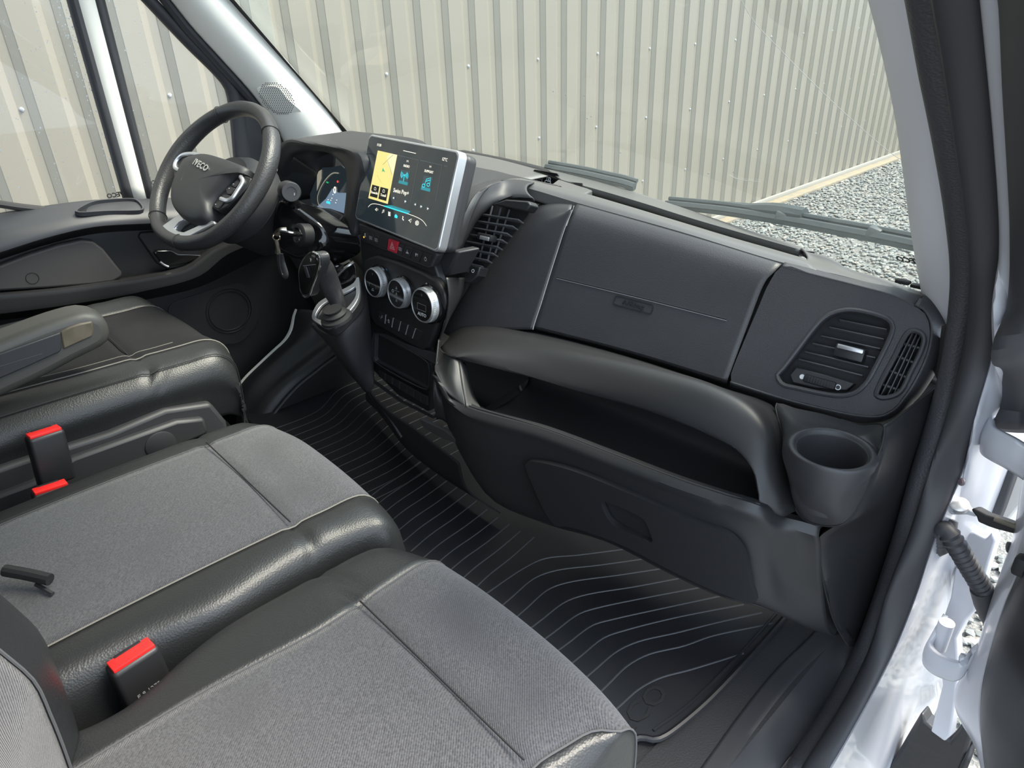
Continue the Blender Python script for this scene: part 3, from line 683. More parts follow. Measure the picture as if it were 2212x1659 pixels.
ss = [(cx(*a), cx(*b)) for a, b in (((945, 820), (1142, 432)), ((985, 822), (1165, 440)), ((1022, 815), (1185, 455)))]
sv_ = vent('side_vent', PA, sh, -.030, M['slat'], ss, dash, w=.002, st=.014)
for k, (a, b) in enumerate((((1085, 505), (1195, 535)), ((1045, 580), (1165, 625)), ((1000, 665), (1120, 712)), ((950, 745), (1080, 790)))):
    tube('vane', [PA.px(*cx(*a), -.024), PA.px(*cx(*b), -.024)], .0025, M['slat'], sv_, seg=6)
# lower body: arch over the storage shelf
O_ = [(945, 742), (990, 708), (1050, 700), (1153, 714), (1360, 770), (1572, 840), (1655, 866), (1680, 900), (1692, 965), (1706, 1050), (1719, 1104)]
Oy = [.90, .93, .955, .985, 1.01, 1.03, 1.03, .98, .935, .91, .895]
G_ = [(955, 760), (1005, 735), (1070, 730), (1160, 748), (1400, 797), (1540, 838), (1615, 880), (1650, 925), (1672, 985), (1685, 1060), (1693, 1116)]
Gy = [.80, .84, .868, .88, .900, .912, .915, .905, .892, .878, .872]
H_ = [(975, 770), (1040, 765), (1100, 775), (1180, 800), (1400, 852), (1530, 895), (1600, 935), (1633, 975), (1652, 1020), (1662, 1065), (1668, 1106)]
Hy = [.77, .81, .832, .845, .868, .880, .882, .876, .868, .862, .858]
N_ = [(991, 776), (1060, 793), (1131, 812), (1250, 845), (1402, 888), (1529, 939), (1585, 968), (1612, 994), (1630, 1025), (1638, 1055), (1639, 1090)]
Ny = [.785, .805, .825, .842, .860, .868, .868, .864, .858, .852, .846]
zz = lambda q, y: [P(a, b, y=c) for (a, b), c in zip(q, y)]
Nr = zz(N_, Ny)
loft('shelf_arch', [zz(O_, Oy), zz([(a * .6 + c * .4, b * .6 + d * .4) for (a, b), (c, d) in zip(O_, G_)], [a * .55 + b * .45 for a, b in zip(Oy, Gy)]), zz(G_, Gy), zz(H_, Hy), Nr, [q + V(0, .03, .006) for q in Nr]], M['plastic2'], dash, nu=70, nv=50, solid=.003, flip=True)
# shelf interior
lipq = [(1006, 878), (1167, 925), (1312, 979), (1456, 1034), (1560, 1068), (1639, 1092)]
LP = [P(a, b, z=.36) for a, b in lipq]
LPr = cr(LP, 11); Nr2 = cr(Nr, 11)
bk0 = cr([V(.16, .93, .40), V(.35, .95, .41), V(.55, .965, .41), (.70, .97, .39), V(.80, .96, .35)], 11)
bk1 = cr([V(.19, .92, .325), V(.35, .94, .325), V(.55, .95, .325), V(.70, .955, .325), V(.80, .945, .325)], 11)
loft('shelf_back', [Nr2 + V(0, .005, .003), bk0, bk1, cr([q + V(0, .012, -.028) for q in LP], 11), LPr + V(0, .004, 0)], M['plastic2'], dash, nu=50, nv=40, solid=.003, crease=(1,))
lw = [P(991, 777, y=.785), P(1006, 878, z=.36), P(1037, 884, z=.345), V(.19, .90, .335), V(.165, .92, .39)]
M['litside'] = mat('lit_grained_plastic', (.045, .045, .046), .55, bump=('noise', 900, .3, .0006))  # lighter copy of the grained plastic, with the light put into its colour
loft('shelf_side', [[P(990, 776, y=.784), P(998, 830, y=.755), P(1006, 879, z=.36)], [P(1003, 790, y=.80), P(1012, 845, y=.775), P(1022, 882, z=.352)], [P(1000, 782, y=.86), P(1020, 848, y=.83), P(1038, 886, z=.343)]], M['litside'], dash, nu=14, nv=10, solid=.003, flip=True)
# lower panel with glove box
R0 = zz([(938, 800), (965, 846)], [.750, .728]) + LP + zz([(1690, 1116), (1730, 1126), (1773, 1139)], [.872, .885, .897])
R1 = [P(a, b, y=c) for a, b, c in ((945, 815, .728), (970, 862, .714), (1008, 905, .716), (1167, 956, .757), (1312, 1012, .778), (1456, 1066, .797), (1560, 1102, .812), (1639, 1130, .832), (1690, 1150, .86), (1730, 1160, .882), (1772, 1172, .895))]
R2 = [P(a, b, y=c) for a, b, c in ((958, 880, .735), (985, 935, .722), (1040, 1000, .722), (1180, 1042, .757), (1320, 1090, .780), (1456, 1140, .797), (1560, 1190, .814), (1640, 1215, .838), (1690, 1240, .872), (1735, 1260, .90), (1778, 1275, .922))]
R3 = [P(a, b, y=c) for a, b, c in ((975, 930, .755), (1000, 985, .742), (1060, 1075, .735), (1175, 1128, .765), (1310, 1168, .788), (1456, 1242, .802), (1560, 1288, .822), (1638, 1308, .845), (1700, 1335, .885), (1760, 1362, .93), (1800, 1375, .96))]
R4 = [q + V(0, .05, -.012) for q in R3]; R5 = [q + V(0, .20, .03) for q in R3]
loft('lower_panel', [[q + V(0, .02, -.004) for q in R0], R0, [q * .5 + r * .5 + V(0, -.006, 0) for q, r in zip(R0, R1)], R1, R2, R3, R4, R5], M['plastic2'], dash, nu=90, nv=70, solid=.003, flip=True, crease=(1,))
# glove box door: outline drawn on the lower panel, slightly proud
R2c, R3c = cr(R2, 60), cr(R3, 60)
GB = Plane(P(1400, 1130, y=.79), P(1560, 1190, y=.814) - P(1180, 1042, y=.757), (0, .02, 1))
gb = [(1134, 1004), (1140, 997), (1160, 998), (1239, 1018), (1366, 1069), (1492, 1123), (1565, 1152), (1590, 1172), (1605, 1195), (1613, 1220), (1620, 1260), (1631, 1303), (1560, 1283), (1456, 1236), (1330, 1172), (1215, 1136), (1203, 1139), (1181, 1114), (1153, 1054)]
hh = [(1299, 1084), (1312, 1085), (1385, 1118), (1392, 1124), (1404, 1150), (1409, 1172), (1395, 1168), (1352, 1148), (1330, 1138), (1312, 1120)]
gd = holed('glovebox_door', GB, onp(GB, gb, 80, off=.012), [onp(GB, hh, 30, off=.012)], .012, M['plastic2'], dash, bevel=.003, off=.012)
prism('handle_recess', [GB.px(a, b, -.012) for a, b in hh], GB.n * -.004, M['deep'], gd, bevel=0)
loft('handle', [[GB.px(a, b, .011) for a, b in ((1313, 1121), (1331, 1139), (1352, 1149), (1407, 1172))], [GB.px(a, b, -.004) for a, b in ((1318, 1112), (1338, 1128), (1362, 1141), (1404, 1163))]], M['slat'], gd, nu=20, nv=4, solid=.002)  # paler lip; the highlight on the handle is put into its colour
# cup holder piece
cupc = V(.838, .896, .46)
oq = [(1679, 871, 1.0), (1686, 922, .965), (1696, 990, .935), (1706, 1048, .912), (1720, 1102, .898), (1741, 1123, .893), (1773, 1134, .892), (1813, 1134, .893), (1838, 1119, .898), (1867, 1065, .905), (1894, 994, .92), (1909, 950, .942), (1910, 921, .958), (1849, 915, 1.025), (1777, 894, 1.015), (1720, 882, 1.01)]
OL = cr(PY(oq), 72, True)
def topx(p): c = MW.T @ (np.asarray(p) - CAM); return np.array([1106 + FPX * c[0] / c[2], 829.5 + FPX * c[1] / c[2]])
cpx = topx(cupc); ts = np.linspace(0, 2 * math.pi, 7200, endpoint=False)
cang = np.array([math.atan2(*(topx(cupc + .055 * V(math.cos(t), math.sin(t), 0)) - cpx)[::-1]) for t in ts])
rows = [[] for _ in range(9)]
for p in OL:
    a = math.atan2(*(topx(p) - cpx)[::-1]); t = ts[np.argmin(np.abs(np.angle(np.exp(1j * (cang - a)))))]
    d = V(math.cos(t), math.sin(t), 0)
    for k, (r, z) in enumerate(((.0, -.088), (.040, -.088), (.046, -.01), (.0485, .0), (.053, .005), (.060, .002))): rows[k].append(cupc + d * r + V(0, 0, z))
    o6 = cupc + d * .063 + V(0, 0, -.006); fb_ = max(0, d @ nrm(V(.25, -1, 0)))
    rows[6].append(o6 * .68 + p * .32 + V(0, -.012, -.004) * fb_); rows[7].append(o6 * .32 + p * .68 + V(0, -.012, -.002) * fb_); rows[8].append(p)
g = np.array(rows); g2 = np.array([crn(g[:, i], 44) for i in range(g.shape[1])]).transpose(1, 0, 2)
cupo = mo('cup_holder', g2.reshape(-1, 3), gridfaces(44, 72, True), M['plastic'], dash)
tube('panel_joint', [q + V(0, -.001, 0) for q in OL[:62]], .0016, M['deep'], dash, n=90, seg=6)
lathe('cup_floor_ring', cupc + V(0, 0, -.0865), (0, 0, 1), [(.038, 0), (.038, .004), (.033, .004), (.033, .0)], M['plastic'], cupo, seg=36)
# end panel by the door seal
K0 = PY([(1910, 920, .958), (1896, 994, .921), (1869, 1066, .906), (1840, 1121, .899), (1800, 1140, .897), (1772, 1160, .898), (1773, 1220, .912), (1787, 1290, .935), (1806, 1350, .96), (1832, 1393, .975)])
K1 = [P(a, b, x=.899) for a, b in ((2034, 824), (2006, 922), (1988, 990), (1970, 1048), (1948, 1125), (1932, 1180), (1905, 1270), (1885, 1325), (1866, 1366), (1846, 1397))]
K0, K1 = cr(K0, 14), cr(K1, 14)
Km = K0 * .45 + K1 * .55 + np.array([V(0, -.012, 0) * math.sin(math.pi * min(1, k / 9)) for k in range(14)])
loft('end_panel', [K0 + V(0, .02, 0), K0, K0 * .75 + K1 * .25 + V(0, -.006, 0), Km, K1, K1 + V(.0, .05, 0)], M['plastic2'], dash, nu=60, nv=30, solid=.003, flip=True)
tube('panel_joint', K0[6:] + V(0, -.001, 0), .0016, M['deep'], dash, n=40, seg=6)
loft('end_cap', [[P(a, b, x=.88) for a, b in ((2019, 796), (2030, 770), (2041, 705))], [P(a, b, x=.905) for a, b in ((2032, 822), (2040, 770), (2050, 700))]], M['deep'], dash, nu=20, nv=6, solid=.004)
loft('bottom_closing', [R3, [q + V(0, .25, .04) for q in R3]], M['deep'], dash, nu=30, nv=6, solid=.003)
prism('inner_carrier', PY(((1650, 1060, .955), (1720, 1060, .955), (1800, 1120, .955), (1850, 1120, .955), (1800, 1200, .955), (1700, 1170, .955))), V(0, .02, 0), M['deep'], dash, bevel=0)
# ---------------------------------------------------------------- dash top with tray
def zt(x): return float(np.interp(x, [-.85, -.4, 0, .16, .65, .8, .87], [.700, .700, .690, .684, .600, .586, .580]))
wl = [P(a, b, y=c) for a, b, c in ((1000, 322, 1.305), (1090, 340, 1.315), (1175, 360, 1.318), (1311, 396, 1.315), (1461, 444, 1.31), (1612, 495, 1.30), (1700, 523, 1.288), (1760, 543, 1.28))]
WR = [V(x, wsy(x, zt(x)) - .012, zt(x)) for x in (-.80, -.6, -.42)] + wl
S1 = [P(a, b, y=c) for a, b, c in ((1211, 388, 1.21), (1278, 406, 1.217), (1371, 433, 1.225), (1492, 471, 1.23), (1612, 506, 1.232), (1727, 539, 1.232))]
S2 = [P(a, b, y=c) for a, b, c in ((1205, 404, 1.13), (1269, 421, 1.135), (1401, 460, 1.145), (1552, 506, 1.158), (1680, 543, 1.168), (1742, 561, 1.172))]
T0 = [P(a, b, y=c) for a, b, c in ((1085, 392, 1.085), (1160, 412, 1.095), (1243, 437, 1.105), (1465, 499, 1.12), (1690, 567, 1.133), (1765, 584, 1.138))]
B1 = [P(a, b, y=c) for a, b, c in ((1120, 385, 1.115), (1205, 404, 1.13), (1269, 421, 1.135), (1401, 460, 1.145), (1552, 506, 1.158), (1742, 561, 1.172))]
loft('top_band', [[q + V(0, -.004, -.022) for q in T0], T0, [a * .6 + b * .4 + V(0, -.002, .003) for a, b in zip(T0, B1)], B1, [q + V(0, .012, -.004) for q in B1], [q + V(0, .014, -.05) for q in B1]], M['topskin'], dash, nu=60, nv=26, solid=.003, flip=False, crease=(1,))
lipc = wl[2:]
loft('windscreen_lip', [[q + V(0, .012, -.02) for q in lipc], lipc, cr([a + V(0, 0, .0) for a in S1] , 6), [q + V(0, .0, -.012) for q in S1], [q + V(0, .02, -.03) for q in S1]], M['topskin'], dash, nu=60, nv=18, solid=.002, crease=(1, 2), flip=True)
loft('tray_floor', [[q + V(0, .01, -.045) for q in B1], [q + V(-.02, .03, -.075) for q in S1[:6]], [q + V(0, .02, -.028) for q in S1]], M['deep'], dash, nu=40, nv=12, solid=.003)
# right end of the dash top: flat tongue to the windscreen corner
e1 = [P(a, b, y=c) for a, b, c in ((1730, 536, 1.25), (1743, 545, 1.262), (1780, 553, 1.268), (1809, 567, 1.262), (1822, 580, 1.25), (1900, 602, 1.25), (1995, 634, 1.24))]
e0 = [P(a, b, y=c) for a, b, c in ((1742, 561, 1.172), (1752, 566, 1.168), (1775, 573, 1.165), (1800, 580, 1.162), (1822, 587, 1.16), (1900, 608, 1.165), (1994, 638, 1.18))]
f0 = [P(a, b, y=c) for a, b, c in ((1700, 570, 1.135), (1740, 578, 1.138), (1765, 584, 1.14), (1800, 591, 1.142), (1860, 606, 1.145), (1925, 622, 1.148), (1994, 640, 1.155))]
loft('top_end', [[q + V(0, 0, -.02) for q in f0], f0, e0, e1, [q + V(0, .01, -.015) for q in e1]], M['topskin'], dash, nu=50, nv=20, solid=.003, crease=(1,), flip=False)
for k, (a, b) in enumerate(((1945, 612), (1978, 622))):
    rbox('glass_clip', P(a, b, x=.79 + .012 * k) + V(0, .01, 0), (.022, .012, .006), M['deep'], dash, r=.002)
tube('speaker_joint', [P(1764, 573, y=1.165), P(1760, 578, y=1.15)], .0012, M['deep'], dash, seg=6)
# centre of the dash top: open compartment with two usb sockets, behind the screen
D0 = [P(a, b, y=c) for a, b, c in ((990, 395, .95), (1040, 395, 1.03), (1085, 392, 1.085), (1120, 385, 1.115))]
cb = [P(a, b, y=c) for a, b, c in ((1000, 352, 1.10), (1060, 371, 1.12), (1110, 383, 1.13), (1150, 392, 1.135), (1205, 404, 1.14))]
cf = [P(a, b, y=c) for a, b, c in ((985, 420, .93), (1020, 402, 1.0), (1060, 396, 1.05), (1085, 392, 1.085), (1120, 387, 1.115))]
loft('centre_cowl', [[P(a, b, y=c) for a, b, c in ((975, 545, .865), (985, 510, .885), (1000, 470, .91), (1025, 430, .96), (1085, 393, 1.085))], [P(a, b, y=c) for a, b, c in ((1000, 440, .955), (1010, 415, .985), (1030, 402, 1.02), (1060, 394, 1.06), (1095, 388, 1.10))], [P(a, b, y=c) for a, b, c in ((1000, 365, 1.06), (1020, 366, 1.075), (1060, 374, 1.10), (1110, 385, 1.125), (1205, 404, 1.14))], [P(a, b, y=c) + V(0, .01, -.004) for a, b, c in ((1000, 360, 1.07), (1020, 362, 1.08), (1060, 370, 1.11), (1110, 382, 1.13), (1205, 403, 1.14))], [P(a, b, y=c) + V(0, .015, -.05) for a, b, c in ((1000, 360, 1.07), (1020, 362, 1.08), (1060, 370, 1.11), (1110, 382, 1.13), (1205, 403, 1.14))]], M['plastic'], dash, nu=40, nv=40, solid=.003, flip=True)
cbk = [P(a, b, y=1.275) for a, b in ((985, 330), (1060, 345), (1130, 361), (1190, 378), (1215, 386))]
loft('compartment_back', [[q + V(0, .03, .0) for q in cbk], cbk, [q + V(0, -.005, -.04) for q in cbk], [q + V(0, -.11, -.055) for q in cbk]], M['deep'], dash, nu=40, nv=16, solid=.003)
loft('compartment_frame', [PY(q) for q in (((1005, 348, 1.225), (1040, 353, 1.225), (1068, 361, 1.225), (1080, 372, 1.225)), ((1005, 343, 1.235), (1042, 348, 1.235), (1074, 357, 1.235), (1086, 372, 1.235)))], M['topskin'], dash, nu=20, nv=4, solid=.004)
UP = Plane(P(1180, 390, y=1.240), (1, 0, 0), (0, .2, 1))
us = slab('usb_panel', UP, -.002, -.002, .085, .046, .004, M['gloss'], dash, r=.006)
for i, (a, b) in enumerate(((1169, 384), (1185, 387.5))):
    q = UP.ab(UP.px(a, b, .004)); polyring('port_mark', UP, [(q[0] + x, q[1] + y) for x, y in rrect(.013, .010, .003)], [(q[0] + x, q[1] + y) for x, y in rrect(.0105, .0075, .002)], .0004, M['ink'], us, off=.0042)
    text('port_sign', '4', UP, q[0], q[1], .006, M['ink'], us, off=.0042)
for i, (a, b) in enumerate(((1165, 392.5), (1183, 395.5))):
    q = UP.ab(UP.px(a, b, .004)); polyring('usb_port', UP, [(q[0] + x, q[1] + y) for x, y in rrect(.020, .0125, .003)], [(q[0] + x, q[1] + y) for x, y in rrect(.0165, .009, .002)], .0006, M['ink'], us, off=.0042)
wedge = PY(((1190, 399, 1.15), (1206, 387, 1.21), (1270, 408, 1.205), (1280, 411, 1.20), (1262, 418, 1.14)))
prism('compartment_floor', wedge, V(0, 0, -.03), M['topskin'], dash, bevel=.003)
rbox('amber_reflector', P(1237, 398, y=1.215), (.062, .004, .010), M['plastic'], dash, rot=np.array(Matrix.Rotation(-.06, 3, 'Y')), r=.002)
# far left of the dash top, towards the driver's pillar
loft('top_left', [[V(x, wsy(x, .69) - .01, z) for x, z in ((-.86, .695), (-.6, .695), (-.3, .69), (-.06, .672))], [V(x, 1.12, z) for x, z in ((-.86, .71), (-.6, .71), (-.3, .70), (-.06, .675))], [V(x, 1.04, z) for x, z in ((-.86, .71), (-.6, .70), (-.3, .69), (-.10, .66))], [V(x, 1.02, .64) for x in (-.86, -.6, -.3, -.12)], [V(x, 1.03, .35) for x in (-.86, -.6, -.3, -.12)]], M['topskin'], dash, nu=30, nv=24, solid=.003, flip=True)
# centre air vent between screen and shoulder panel
PV = Plane(P(1065, 500, y=.955), PA.u, (0, .36, .93))
c3 = lambda x, y: (740 + x / 4.88, 260 + y / 4.88)
cvh = [c3(*q) for q in ((1720, 840), (1590, 890), (1480, 970), (1380, 1090), (1300, 1240), (1220, 1390), (1160, 1520), (1100, 1640), (1350, 1659), (1500, 1560), (1720, 1300), (1952, 1000), (2000, 880))]
cs = [((1440, 985), (1860, 1050)), ((1390, 1055), (1800, 1120)), ((1345, 1125), (1740, 1195)), ((1310, 1195), (1690, 1265)), ((1270, 1268), (1640, 1335)), ((1235, 1340), (1590, 1405)), ((1200, 1410), (1530, 1475)), ((1180, 1475), (1470, 1540))]
cvn = vent('centre_vent', PV, cvh, -.035, M['slat'], [(c3(*a), c3(*b)) for a, b in cs], dash, w=.003, st=.018)
for a, b in (((1580, 900), (1440, 1480)), ((1670, 920), (1530, 1480)), ((1760, 940), (1610, 1400))):
    tube('vane', [PV.px(*c3(*a), -.026), PV.px(*c3(*b), -.026)], .0022, M['slat'], cvn, seg=6)
rv = PV.rot()
rbox('vent_tab', PV.px(*c3(1520, 1235), -.004), (.040, .014, .022), M['plastic2'], cvn, rot=rv, r=.003)
rbox('tab_insert', PV.px(*c3(1495, 1243), .008), (.026, .008, .003), M['satin'], cvn, rot=rv, r=.001)
prism('vent_hood', [PV.px(*c3(*q), -.004) for q in ((1570, 885), (1720, 832), (1952, 850), (1985, 890), (1930, 960))], PV.n * -.03, M['plastic2'], cvn, bevel=.003)
sp = prism('vent_sill', [PV.px(*c3(*q), -.006) for q in ((1150, 1500), (1205, 1480), (1450, 1545), (1420, 1640), (1330, 1720), (1080, 1680))], PV.n * -.03, M['plastic2'], cvn, bevel=.003)
rbox('thumbwheel', PV.px(*c3(1270, 1568), -.004), (.036, .010, .008), M['deep'], cvn, rot=rv, r=.003)
disc('open_mark', PV, PV.ab(PV.px(*c3(1168, 1535), -.0055)), .0034, M['ink'], cvn, -.0055)
disc('closed_mark', PV, PV.ab(PV.px(*c3(1375, 1587), -.0055)), .0040, M['ink'], cvn, -.0055, .0028)
# grained arch framing the vent
A_ = [(1140, 400, 1.08), (1100, 394, 1.06), (1060, 400, 1.0), (1028, 422, .945), (1008, 455, .90), (995, 488, .875), (984, 520, .86), (974, 545, .848), (955, 556, .84), (938, 562, .835)]
Bv = [(1150, 428, 1.06), (1094, 428, 1.03), (1066, 438, .995), (1043, 456, .965), (1023, 481, .94), (1006, 512, .918), (990, 543, .90), (978, 567, .885), (966, 588, .87), (950, 600, .85)]
Cv = [(1155, 436, 1.09), (1096, 434, 1.06), (1070, 444, 1.03), (1048, 461, 1.0), (1028, 485, .975), (1011, 515, .95), (995, 546, .93), (983, 570, .915), (970, 592, .895), (952, 606, .87)]
fa = PY(A_); fb = PY(Bv); fc = PY(Cv)
loft('vent_frame', [[q + V(-.01, .03, 0) for q in fa], fa, [a * .5 + b * .5 + V(0, -.008, .002) for a, b in zip(fa, fb)], fb, fc], M['plastic'], dash, nu=60, nv=20, solid=.003)
tube('panel_joint', PY(((1118, 388, 1.10), (1100, 396, 1.075), (1092, 410, 1.05), (1090, 428, 1.035))), .001, M['inkdim'], dash, n=16, seg=6)
# ---------------------------------------------------------------- centre stack: switch rows, climate knobs, cubby
c4 = lambda x, y: (560 + x / 3.686, 470 + y / 3.686)
def stx(x, y, off=0): return ST.px(*c4(x, y), off)
# body behind everything
body = [(775, 480), (930, 548), (940, 580), (950, 610), (955, 650), (945, 700), (935, 735), (930, 800), (925, 890), (860, 855), (805, 800), (795, 700), (782, 600)]
prism('stack_core', [ST.px(a, b, -.014) for a, b in body], V(0, .02, 0), M['plastic2'], dash, bevel=.004)
# side surfaces of the console, from the stack towards the vent and shelf
loft('console_side', [[ST.px(a, b, -.004) for a, b in ((962, 600), (966, 620), (968, 645), (962, 690), (946, 737))], [P(a, b, y=c) for a, b, c in ((985, 600, .86), (988, 622, .86), (984, 648, .85), (966, 692, .84), (948, 735, .82))], [PA.px(a, b, -.045) for a, b in ((1028, 598), (1010, 625), (991, 650), (966, 694), (949, 732))]], M['plastic2'], dash, nu=30, nv=16, solid=.003, flip=True)
loft('console_side', [PY(((946, 733, .785), (940, 790, .755), (935, 850, .735), (945, 905, .74))), PY(((951, 736, .84), (944, 780, .77), (945, 850, .742), (955, 905, .742))), PY(((953, 737, .90), (948, 770, .80), (956, 850, .752), (968, 915, .748)))], M['plastic2'], dash, nu=30, nv=12, solid=.003, flip=True)
prism('frame_foot', PY(((941, 548, .832), (975, 541, .832), (990, 545, .832), (979, 568, .832), (965, 596, .832), (948, 598, .832), (933, 580, .832))), V(.012, .05, 0), M['plastic'], dash, bevel=.005, seg=3)
loft('shelf_corner', [PY(((942, 738, .815), (956, 758, .795), (975, 768, .775), (992, 776, .783))), PY(((940, 775, .775), (955, 798, .755), (975, 812, .748), (998, 826, .756))), PY(((941, 800, .738), (965, 846, .7215), (985, 864, .722), (1007, 880, .7225)))], M['plastic2'], dash, nu=24, nv=20, solid=.003, flip=True)
# upper switch strip
sw = prism('switch_panel', [stx(*q, .0) for q in ((790, 45), (860, 70), (1400, 270), (1415, 300), (1370, 390), (1340, 400), (830, 195), (805, 170))], ST.n * -.02, M['plastic'], dash, bevel=.003)
prism('switch_bed', [stx(*q, .0015) for q in ((815, 98), (1378, 298), (1345, 388), (822, 175))], ST.n * -.004, M['deep'], sw, bevel=.001)
M['btn'] = mat('switch_cap', (.022, .022, .024), .4)
tl, tr, bl_, brr = np.array([(816, 98), (1378, 300), (822, 172), (1340, 382)], float)
cuts = [0, .085, .168, .245, .375, .515, .605, .73, .87, 1.0]; signs = ['E', '8', 'A', '', '^', 'OO', 'd', 'P!', 'O']
def quad(a, b, g=.004):
    f = lambda t, l, r: l * (1 - t) + r * t
    return [f(a + g, tl, tr), f(b - g, tl, tr), f(b - g, bl_, brr), f(a + g, bl_, brr)]
for k in range(9):
    q = quad(cuts[k], cuts[k + 1])
    red = k == 4
    if red: q = [q[0] + (0, -6), q[1] + (0, -6), q[2] + (0, 6), q[3] + (0, 6)]
    b = prism('hazard_button' if red else 'button', [stx(x, y, .0065 if red else .0035) for x, y in q], ST.n * -.006, M['redbtn'] if red else M['btn'], sw, bevel=.0008)
    c = np.mean(q, 0)
    bp_ = Plane(stx(c[0], c[1], .0067 if red else .0037), stx(c[0] + 30, c[1] + 30 * .36, 0) - stx(c[0], c[1], 0), ST.v)
    if red:
        for r in (.0085, .0045):
            stroke('hazard_sign', bp_, [(-r, -r * .75), (r, -r * .75), (0, r * .95)], .0012, M['ink'], b, closed=True)
    elif k in (1, 2, 5):
        for dx in (-.003, .003):
            stroke('lock_sign', bp_, [(dx - .002, -.003), (dx + .002, -.003), (dx + .002, .003), (dx - .002, .003)], .0008, M['ink'], b, closed=True)
    elif k == 0:
        text('switch_sign', 'E', bp_, .001, .001, .008, M['ink'], b); disc('lamp', bp_, (-.004, -.004), .0018, mat('amber_lamp', (.8, .35, .02), .4, emit=((1, .45, .03), 1.5)), b, .0002)
    elif k == 8:
        stroke('switch_sign', bp_, [(.0035 * math.cos(t), .0035 * math.sin(t) - .001) for t in np.linspace(0, 2 * math.pi, 14, endpoint=False)], .0009, M['ink'], b, closed=True); stroke('switch_sign', bp_, [(0, .001), (0, .0045)], .0009, M['ink'], b)
    elif k == 6:
        stroke('switch_sign', bp_, [(-.005, -.003), (.005, -.003)], .0009, M['ink'], b); stroke('switch_sign', bp_, [(0, -.003), (0, .004)], .0009, M['ink'], b); stroke('switch_sign', bp_, [(-.004, -.001), (.004, -.001)], .0009, M['ink'], b)
    elif k == 7:
        text('switch_sign', 'P', bp_, -.001, 0, .007, M['ink'], b); text('switch_sign', '!', bp_, .0045, .001, .006, M['ink'], b)
# climate panel
cp = [(835, 330), (930, 300), (1100, 350), (1290, 430), (1400, 490), (1470, 600), (1480, 680), (1455, 780), (1415, 850), (1390, 930), (1350, 1040), (1290, 1060), (1100, 960), (920, 860), (880, 790), (850, 640), (825, 480)]
cl = prism('climate_panel', [stx(*q, -.002) for q in cp], ST.n * -.02, M['gloss'] if False else M['plastic2'], dash, bevel=.006, seg=3)
def knob(cx_, cy_, r, faces):
    ax = nrm(ST.n + V(.02, 0, .02)); c0 = stx(cx_, cy_, .022) - ax * .024
    k = lathe('climate_knob', c0, ax, [(r * 1.02, -.004), (r * 1.02, .010), (r * .985, .012), (r * .985, .020), (r * .95, .0235), (r * .90, .024), (r * .885, .020)], M['satin'], cl, seg=48, cap=False)
    lathe('knob_socket', c0, ax, [(r * 1.16, -.004), (r * 1.13, .006), (r * 1.03, .007)], M['gloss'], k, seg=40, cap=False)
    lathe('knob_face', c0, ax, [(r * .89, .018), (r * .89, .0225), (0, .0225)], M['gloss'], k, seg=40)
    gr = []
    ux = nrm(np.cross(V(0, 0, 1), ax)); uz = np.cross(ax, ux)
    for t in np.linspace(0, 2 * math.pi, 60, endpoint=False):
        d = math.cos(t) * ux + math.sin(t) * uz; v, f = rboxmesh((.0016, .0010, .006), .0003, 1)
        R = np.array([np.cross(ax, d), d, ax]).T; gr.append((v @ R.T + c0 + d * (r * .985) + ax * .0165, f))
    tag(joined('knob_knurling', gr, M['satin'], k, smooth=False), kind='stuff')
    fp = Plane(c0 + ax * .0229, -ux if (-ux)[0] > 0 else ux, uz if uz[2] > 0 else -uz)
    for kind, a, b, s in faces:
        if kind == 't': text('knob_sign', s, fp, a, b, r * .2, M['ink'], k)
        elif kind == 'tri':
            stroke('knob_sign', fp, [(a - .0025, b - .002), (a + .0025, b - .002), (a, b + .003)], .0008, M['ink'], k, closed=True)
        elif kind == 'ring':
            stroke('knob_sign', fp, [(a + .003 * math.cos(t), b + .003 * math.sin(t)) for t in np.linspace(0, 6.28, 12, endpoint=False)], .0008, M['ink'], k, closed=True)
        elif kind == 'line': stroke('knob_line', fp, [(a, b), s], .0007, M['inkdim'], k)
        elif kind == 'car':
            stroke('knob_sign', fp, [(a - .004, b - .0015), (a - .003, b + .001), (a - .001, b + .0025), (a + .002, b + .0025), (a + .004, b - .0015)], .0008, M['ink'], k, closed=True)
    return k
kr = .0345
def kradius(dx): return abs(dx)
knob(900, 520, .033, [('car', 0, -.016, ''), ('line', 0, .018, (0, .022)), ('line', -.013, -.003, (.013, -.003)), ('line', -.013, -.003, (-.013, -.010)), ('line', .013, -.003, (.013, -.010))])
knob(1085, 608, .032, [('tri', .002, .013, ''), ('tri', .002, 0, ''), ('tri', .002, -.014, ''), ('ring', -.011, .004, ''), ('line', -.006, .007, (.012, .007)), ('line', -.006, -.007, (.012, -.007))])
knob(1290, 702, .0365, [('t', .001, -.019, 'AUTO'), ('line', 0, .020, (0, .025)), ('line', -.014, .003, (.014, .003)), ('line', -.014, .003, (-.014, -.010)), ('line', .014, .003, (.014, -.010)), ('line', -.014, -.010, (.014, -.010))])
M['blue'] = mat('blue_print', (.05, .3, .65), .5); M['redink'] = mat('red_print', (.5, .04, .03), .5)
def mark(pts, w, m, nm): 
    q = [ST.ab(stx(*p, .0)) for p in pts]; stroke(nm, ST, q, w, m, cl, off=-.0016)
mark(((1005, 408), (1012, 435)), .004, M['blue'], 'cold_mark'); mark(((1014, 440), (1020, 468)), .003, M['redink'], 'warm_mark')
mark(((1280, 570), (1300, 552)), .002, M['ink'], 'fan_mark'); mark(((1300, 552), (1318, 542)), .003, M['ink'], 'fan_mark'); mark(((1322, 538), (1332, 526)), .005, M['ink'], 'fan_mark')
